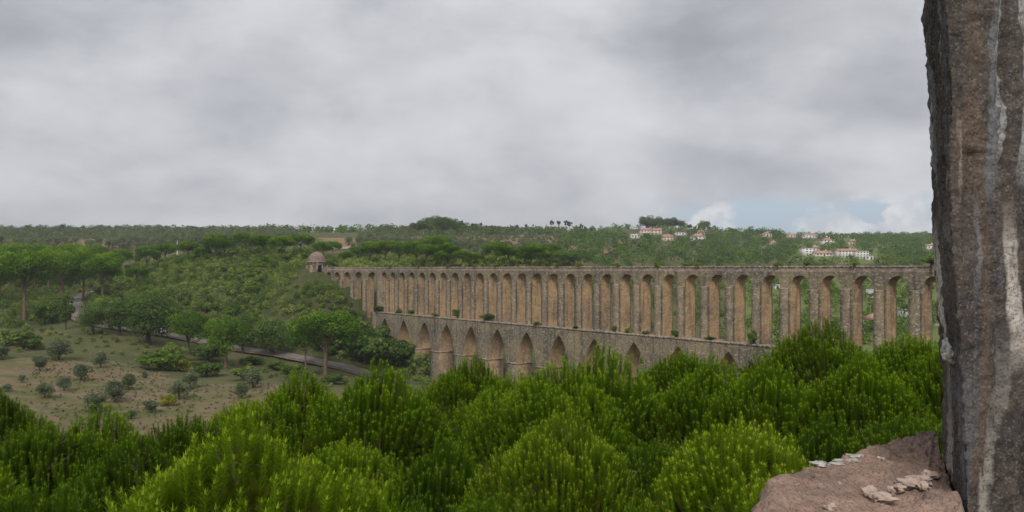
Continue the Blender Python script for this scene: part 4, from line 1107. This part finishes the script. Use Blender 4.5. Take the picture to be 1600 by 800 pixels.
    for k in range(nc):
        e = Vector(C[k][:3]); t = max(.25, min(.9, (e.z - .9) / Ht)); st = Vector((0, 0, Ht * t - .2))
        md = st.lerp(e, .55) + Vector((rr.uniform(-.1, .1), rr.uniform(-.1, .1), -.18)); b.tube([st, md, e], [.035, .024, .012], 5)
        for j in range(6):
            dv = Vector((rr.gauss(0, 1), rr.gauss(0, 1), rr.gauss(.3, .6))).normalized() * C[k][3] * .9; s0 = md.lerp(e, rr.uniform(.3, 1))
            b.tube([s0, s0.lerp(e + dv, .5) + Vector((0, 0, -.04)), e + dv], [.013, .009, .005], 4)
    tm = b.mesh('trunk', M_BARK, True)
    PROTO.setdefault('near', []).append((tm, cm, Ht))


near_pine(301); near_pine(302, 2.1, 4.8); near_pine(303, 2.5, 4.6); near_pine(304, 2.3, 4.8, 9.0, 2000, 84, .092)
# (px top, py top, distance, radius m, label)
NP = [
    (365, 634, 9.5, 2.45, 'nearest yellow green pine crown filling the lower left'),
    (600, 572, 19, 2.1, 'pine whose candle tips reach up in front of the road end'),
    (880, 632, 14, 1.45, 'small rounded pine in the lower middle of the foreground'),
    (1160, 622, 13, 1.95, 'rounded light pine just left of the stone block'),
    (950, 548, 27, 3.1, 'broad pine hiding the feet of the middle pointed arches'),
    (735, 568, 29, 2.2, 'pine in front of the tan aqueduct pier feet'),
    (1065, 549, 29, 2.1, 'pine top touching the ledge of the lower arcade'),
    (1205, 570, 22, 2.2, 'pine behind the rounded light pine left of the block'),
    (1280, 510, 30, 2.5, 'tallest pine, its tips covering the foot of the upper arches'),
    (1420, 520, 27, 2.1, 'pine directly left of the foreground pillar'),
    (1350, 560, 20, 1.9, 'pine in front of the tallest one near the pillar'),
    (470, 590, 24, 2.1, 'pine with separate candle tips below the field corner'),
    (385, 622, 22, 1.7, 'pine sloping down to the dip before the field'),
    (165, 640, 20, 2.4, 'low pine under the olive field on the left'),
    (-15, 600, 18, 1.8, 'dark pine cut by the left edge'),
    (60, 636, 17, 1.8, 'dark pine beside the left edge below the field'),
    (55, 730, 10, 1.6, 'shaded pine in the lower left corner'),
    (205, 672, 16, 2.1, 'darker pine behind the nearest yellow green one'),
    (290, 640, 19, 2.0, 'pine at the dip of the tree line under the field'),
    (700, 680, 16, 1.8, 'dark green pine in the middle right of the bright candle pine'),
    (805, 592, 26, 2.2, 'pine between the tan piers and the broad middle pine'),
    (1030, 665, 17, 1.7, 'shaded pine between the two rounded light pines'),
    (760, 750, 11, 1.5, 'shadowy pine crown at the bottom centre'),
    (1010, 765, 11, 1.2, 'dark pine crown at the bottom left of the light pine'),
    (1420, 620, 15, 1.7, 'dark pine behind the top of the stone block'),
    (1300, 640, 16, 1.7, 'dark pine above the flat stone block'),
    (870, 572, 24, 2.3, 'mid green pine behind the small rounded pine'),
    (540, 665, 15, 1.5, 'pine between the nearest crown and the bright candle pine'),
    (1120, 566, 25, 2.2, 'pine filling the slope under the last pointed arch'),
    (1500, 540, 25, 2.4, 'pine standing behind the foreground pillar'),
    (1600, 560, 16, 2.2, 'pine hidden mostly behind the pillar'),
    (-120, 640, 14, 2.2, 'pine just outside the left of the picture'),
    (640, 760, 10, 1.2, 'low dark pine top between the nearest crown and the bottom centre')]
for i, (px, py, d, R_, lb) in enumerate(NP):
    vi = 2 if i == 0 else 3 if d < 12.5 else i % 3; tm, cm, Ht = PROTO['near'][vi]; s = 1.22 * R_ / (2.3, 2.1, 2.5, 2.3)[vi]; top = CZ - (py - (20 if d > 18 else 6) - HOR) / F * d
    sz = max(s, .8); x = (px - 800) / F * d
    o = obj('maritime_pine', None, loc=(x, d, top - (Ht + .25) * sz), rz=i * 2.1, scale=(s, s, sz), label=lb, cat='pine tree', group='pines in the foreground')
    obj('trunk', tm, o); cr_ = obj('crown', cm, o)
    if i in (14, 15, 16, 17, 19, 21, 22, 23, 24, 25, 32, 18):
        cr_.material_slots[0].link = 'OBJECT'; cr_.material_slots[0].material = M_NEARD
    if i in (0, 2, 3):
        cr_.material_slots[0].link = 'OBJECT'; cr_.material_slots[0].material = M_NEARY

# ================================================================== foreground masonry
def rough_stone(name, mode):
    m, a, out = mat(name)
    t = a.n('ShaderNodeNewGeometry').outputs['Position']
    big = a.noise(t, 3.0, 5, .6, .4); mid = a.noise(t, 26 if mode == 'pillar' else 14, 7, .75); fine = a.noise(t, 120, 5, .75)
    grains = a.vor(t, 330); gr = a.n('ShaderNodeSeparateColor'); a.l(grains.outputs['Color'], gr.inputs[0])
    if mode == 'pillar':
        s1 = a.noise(a.mapv(t, (1, 1, .085)), 26, 5, .6, .25); s2 = a.noise(a.mapv(t, (1, 1, .05), (3, 1, 5)), 42, 4, .6, .2); s3 = a.noise(a.mapv(t, (1, 1, .12), (9, 4, 2)), 12, 4, .6, .5)
        c = a.mix(a.sm(big, .35, .65), (.080, .073, .070), (.130, .113, .104))
        c = a.mix(a.m('MULTIPLY', a.sm(mid, .45, .75), .7), c, (.20, .15, .115))
        c = a.mix(a.m('MULTIPLY', a.sm(s3, .52, .66), .6), c, (.20, .14, .105))
        c = a.mix(a.m('MULTIPLY', a.sm(s1, .56, .66), .5), c, (.20, .205, .225))
        dk = a.noise(a.mapv(t, (1, 1, .25), (4, 2, 8)), 7, 6, .65, .4)
        c = a.mix(a.m('MULTIPLY', a.sm(dk, .52, .64), .6), c, (.035, .032, .032))
        c = a.mix(a.m('MULTIPLY', a.sm(s2, .62, .70), .6), c, (.36, .355, .355))
        # the long pale lime runs
        sx = a.n('ShaderNodeSeparateXYZ'); a.l(t, sx.inputs[0])
        def run(x0, wd, z0, z1, k, col):
            nonlocal c
            ww = a.m('MULTIPLY', a.m('SUBTRACT', a.noise(a.mapv(t, (1, 1, .35)), 6, 4, .6), .5), .13)
            dx = a.m('ABSOLUTE', a.m('SUBTRACT', a.m('ADD', sx.outputs[0], ww), x0))
            rr = a.m('MULTIPLY', a.sm(dx, wd, wd * .55), a.m('MULTIPLY', a.sm(sx.outputs[2], z0, z0 + .1), a.sm(sx.outputs[2], z1, z1 - .12)))
            rr = a.m('MULTIPLY', rr, a.sm(a.noise(a.mapv(t, (1, 1, .2)), 60, 4, .7), .30, .45))
            c = a.mix(a.m('MULTIPLY', rr, k), c, col)
        run(.765, .012, CZ - .18, CZ + .12, 1.0, (.66, .60, .54)); run(.745, .014, CZ - .45, CZ - .05, .5, (.36, .34, .31)); run(.748, .006, CZ + .12, CZ + .6, .75, (.50, .50, .50))
        run(.735, .010, CZ + .05, CZ + .5, .5, (.28, .30, .33)); run(.71, .006, CZ - .08, CZ + .15, .5, (.34, .35, .36)); run(.672, .006, CZ + .08, CZ + .28, .7, (.45, .37, .31))
        run(.745, .010, CZ - .6, CZ - .22, .65, (.50, .45, .38)); run(.70, .02, CZ - .6, CZ - .1, .35, (.17, .185, .21)); run(.785, .007, CZ + .1, CZ + .6, .7, (.55, .54, .53))
    else:
        s1 = a.noise(a.mapv(t, (1, 1, 1)), 6, 5, .65)
        c = a.mix(a.sm(big, .35, .65), (.30, .205, .16), (.165, .125, .105))
        c = a.mix(a.m('MULTIPLY', a.sm(mid, .45, .7), .6), c, (.12, .09, .075))
        c = a.mix(a.m('MULTIPLY', a.sm(s1, .60, .68), .5), c, (.36, .30, .26))
        sx = a.n('ShaderNodeSeparateXYZ'); a.l(t, sx.inputs[0])
    c = a.mix(1.0, c, (1.12, 1.12, 1.14) if mode == 'pillar' else (1.6, 1.58, 1.56), 'MULTIPLY')
    c = a.mix(a.m('MULTIPLY', a.sm(gr.outputs[0], .72, .95), .45), c, (.34, .29, .24))
    c = a.mix(a.m('MULTIPLY', a.sm(gr.outputs[1], .78, .9), .4), c, (.035, .032, .03))
    c = a.mix(a.m('MULTIPLY', a.sm(fine, .35, .7), .35), c, a.mix(1.0, c, (.45, .45, .45), 'MULTIPLY'))
    h = a.m('ADD', a.m('MULTIPLY', mid, .8), a.m('ADD', a.m('MULTIPLY', fine, .35), a.m('MULTIPLY', gr.outputs[2], .28)))
    principled(a, out, c, .95, h, .013, 1.0, .15)
    return m


M_PILLAR = rough_stone('rough_pillar_render', 'pillar'); M_BLOCK = rough_stone('pinkish_rough_stone', 'block')
M_MORTAR = plain('pale_mortar', (.44, .34, .285), .95, .25, 40, .004)
M_LICH = plain('white_lichen', (.48, .46, .42), .95, .3, 60, .003)
# pillar: perimeter (plan) x height grid
D0 = 1.35
zp = np.array([420, 300, 200, 100, 40, 0, -120, -135, -160, -260, -420]) * 1.0
edge_y = [-400, 0, 40, 100, 200, 300, 400, 470, 525, 545, 562, 660, 800, 1000]; edge_x = [1446, 1447, 1445, 1450, 1454, 1455, 1460, 1464, 1468, 1465, 1470, 1473, 1477, 1480]
zz_ = np.concatenate([np.linspace(-12.5, -.75, 14)[:-1], np.linspace(-.75, .55, 270), np.linspace(.55, 3.0, 12)[1:]])
pts = []
nL, nF = 46, 150
for k in range(nL): t = k / (nL - 1); pts.append((.30 * (1 - t) ** 1.0, 0, t))          # left side: going back
per = []
# plan offsets relative to silhouette edge x (at depth 1.62): back-left, left face to corner, front face to the right, right side, back
for t in np.linspace(0, 1, 8)[:-1]: per.append((.62 * (1 - t), 2.6 * (1 - t) + 1.62 * t))
lf = np.linspace(0, 1, 40)
for t in lf[:-1]: per.append((-.098 * t, 1.62 + (D0 - 1.62) * t))
for t in np.linspace(0, 1, 130): per.append((-.098 + .40 * t, D0 + .004 * math.sin(t * 9)))
for t in np.linspace(0, 1, 10)[1:]: per.append((.302 + 1.0 * t, D0))
for t in np.linspace(0, 1, 6)[1:]: per.append((1.302, D0 + (2.6 - D0) * t))
for t in np.linspace(0, 1, 6)[1:-1]: per.append((1.302 + (.62 - 1.302) * t, 2.6))
per = np.array(per); npz, npp = len(zz_), len(per)
ex = np.interp(HOR - zz_ * F / 1.62, edge_y, edge_x); sx0 = (ex - 800) / F * 1.62
PX = sx0[:, None] + per[None, :, 0]; PY = np.repeat(per[None, :, 1], npz, 0); PZ = np.repeat((zz_ + CZ)[:, None], npp, 1)
G = np.stack([PX, PY, PZ], -1)
tn = np.roll(G, -1, 1) - np.roll(G, 1, 1); nrm = np.stack([tn[..., 1], -tn[..., 0], 0 * tn[..., 0]], -1); nrm /= np.maximum(np.linalg.norm(nrm, axis=-1), 1e-6)[..., None]
fl = G.reshape(-1, 3); st = fl * np.array([1, 1, .13])
disp = fbm(fl * 5, 3, 1) * .005 + fbm(st * 26, 3, 4) * .005 + fbm(fl * 38, 3, 7) * .004 + fbm(fl * 110, 3, 8) * .006
# vertical cracks / seams on the face
for x0, dep_, wd_, z0, z1 in [(.747, .03, .006, .25, .8), (.706, .022, .010, .02, .18), (.667, .014, .005, .12, .6), (.738, .02, .006, -.25, .1), (.79, .03, .008, -.8, .8)]:
    wv = vnoise(np.c_[fl[:, 2] * 7, fl[:, 2] * 0, fl[:, 2] * 0], 31) * .02
    disp -= .4 * dep_ * np.exp(-((fl[:, 0] - x0 + wv) / wd_) ** 2) * ((fl[:, 2] > CZ + z0) & (fl[:, 2] < CZ + z1)) * (fl[:, 1] < 1.45)
G2_ = fl + nrm.reshape(-1, 3) * disp[:, None]
ii = np.arange(npz * npp).reshape(npz, npp); jj = np.roll(ii, -1, 1)
PQ = np.stack([ii[:-1], jj[:-1], jj[1:], ii[1:]], -1).reshape(-1, 4)
pil = obj('stone_pillar', mk('stone_pillar', G2_, PQ, M_PILLAR, smooth=True), label='rough dark masonry pillar with pale lime streaks filling the right edge', cat='pillar')


def lump(cx, cy, cz_, rx, ry, rz_, seed, name, material, parent, n=22):
    V = []; 
    for i in range(n + 1):
        for k in range(2 * n):
            th = PI * i / n; ph = PI * k / n; V.append((math.sin(th) * math.cos(ph), math.sin(th) * math.sin(ph), math.cos(th)))
    V = np.array(V); dsp = 1 + fbm(V * 1.6 + seed * 5.1, 3, seed) * 1.1 + fbm(V * 6 + seed, 2, seed + 3) * .35
    V = V * dsp[:, None] * np.array([rx, ry, rz_]) + np.array([cx, cy, cz_]); m2 = 2 * n
    Q = [(i * m2 + k, (i + 1) * m2 + k, (i + 1) * m2 + (k + 1) % m2, i * m2 + (k + 1) % m2) for i in range(n) for k in range(m2)]
    return obj(name, mk(name, V, np.array(Q), material, smooth=True), parent)


lump((1467 - 800) / F * 1.5, 1.47, CZ - (541 - HOR) / F * 1.5, .008, .014, .013, 4, 'mortar_lump', M_LICH, pil)
lump((1471 - 800) / F * 1.47, 1.44, CZ - (554 - HOR) / F * 1.47, .007, .014, .009, 6, 'mortar_lump', M_LICH, pil)
# block
h0 = .35
ol = [(1180, 800), (1192, 765), (1205, 742), (1235, 727), (1270, 718), (1298, 715), (1318, 704), (1340, 699), (1365, 694), (1390, 684), (1415, 675), (1438, 668), (1456, 663), (1463, 665), (1469, 690), (1480, 735), (1495, 765), (1512, 800)]
plan = [((x - 800) / F * (h0 * F / (y - HOR)), h0 * F / (y - HOR)) for x, y in ol]
plan = plan + [(.52, .80), (.40, .55), (.22, .55), (.26, .9), (.30, 1.1)]
plan = np.array(plan); seg = np.linalg.norm(np.roll(plan, -1, 0) - plan, axis=1); cum = np.r_[0, np.cumsum(seg)]
tt_ = np.linspace(0, cum[-1], 480, endpoint=False)[::1]; clp = np.r_[plan, plan[:1]]
ox = np.interp(tt_, cum, clp[:, 0]); oy = np.interp(tt_, cum, clp[:, 1]); cen = np.array([.60, 1.30])
rings = []; 
for k, f_ in enumerate(np.linspace(.0005, 1, 110)): 
    rings.append(np.c_[cen[0] + (ox - cen[0]) * f_, cen[1] + (oy - cen[1]) * f_, np.full(len(ox), CZ - h0 - .018 * max(0, (f_ - .9) / .1) ** 2)])
for dz, fo in [(.022, 1.008), (.035, 1.012), (.055, 1.014), (.08, 1.016), (.12, 1.018), (.17, 1.02), (.25, 1.02), (.4, 1.02), (.8, 1.02), (2, 1.02), (6, 1.02), (12, 1.02)]:
    rings.append(np.c_[cen[0] + (ox - cen[0]) * fo, cen[1] + (oy - cen[1]) * fo, np.full(len(ox), CZ - h0 - dz)])
Rg = np.concatenate(rings); nr, no = len(rings), len(ox)
dsp = fbm(Rg * 9, 3, 21) * .022 + fbm(Rg * 40, 3, 22) * .011 + fbm(Rg * 130, 3, 23) * .006
side = np.r_[np.zeros(110 * no), np.ones((nr - 110) * no)]
Rg[:, 2] += dsp * (1 - side); rad_ = Rg[:, :2] - cen; rad_ /= np.maximum(np.linalg.norm(rad_, axis=1), 1e-3)[:, None]
Rg[:, :2] += rad_ * (dsp * side)[:, None] + rad_ * (fbm(Rg * 28, 3, 25) * .012 * (np.arange(len(Rg)) > 84 * no))[:, None]
ii = np.arange(nr * no).reshape(nr, no); jj = np.roll(ii, -1, 1); BQ = np.stack([ii[:-1], ii[1:], jj[1:], jj[:-1]], -1).reshape(-1, 4)
BQ = BQ[:, ::-1]
blk = obj('stone_block', mk('stone_block', Rg, BQ, M_BLOCK, smooth=True), label='broken pinkish stone parapet block with pale mortar flakes in the lower right', cat='stone block')
for i, (x, y, rx, ry, nm) in enumerate([(1435, 752, .028, .012, 'm'), (1420, 757, .024, .010, 'm'), (1452, 745, .020, .009, 'm'), (1405, 764, .012, .007, 'm'), (1392, 767, .007, .005, 'm'), (1443, 762, .012, .010, 'm'), (1377, 781, .026, .009, 'm'), (1357, 769, .015, .008, 'm'),
                                        (1320, 716, .030, .009, 'l'), (1336, 709, .026, .008, 'l'), (1304, 721, .022, .008, 'l'), (1280, 721, .018, .012, 'l'), (1310, 752, .010, .008, 'l'), (1375, 713, .010, .004, 'l'), (1296, 797, .012, .007, 'm'), (1241, 755, .004, .004, 'l'), (1270, 748, .010, .005, 'l')]):
    d = h0 * F / (y - HOR); lump((x - 800) / F * d, d, CZ - h0 + (.002 if nm == 'm' else -.004), rx * .72, ry * 1.5, .007 if nm == 'm' else .0025, 40 + i, 'mortar_flake' if nm == 'm' else 'lichen_patch', M_MORTAR if nm == 'm' else M_LICH, blk, 16)

# ================================================================== haze
m = bpy.data.materials.new('haze'); m.use_nodes = True; t = m.node_tree; t.nodes.clear()
out = t.nodes.new('ShaderNodeOutputMaterial'); pv = t.nodes.new('ShaderNodeVolumePrincipled'); pv.inputs['Density'].default_value = .00016
pv.inputs['Color'].default_value = (.95, .97, 1, 1); pv.inputs['Anisotropy'].default_value = .3; t.links.new(pv.outputs[0], out.inputs[1])
b = MB(); b.box(TV[:, 0].min() - 20, TV[:, 0].max() + 20, TV[:, 1].min() - 20, TV[:, 1].max() + 20, min(TV[:, 2].min(), 0) - 20, CZ + 120)
obj('haze', b.mesh('haze', m), kind='stuff', label='thin pale haze filling the valley air', cat='haze')
# ------------------------------------------------------------------ render
S.render.engine = 'CYCLES'
S.cycles.volume_bounces = 0; S.cycles.max_bounces = 6; S.cycles.transparent_max_bounces = 8
print('objects', len(bpy.data.objects), 'tris', sum(len(m.loops) - 2 * len(m.polygons) for m in bpy.data.meshes))
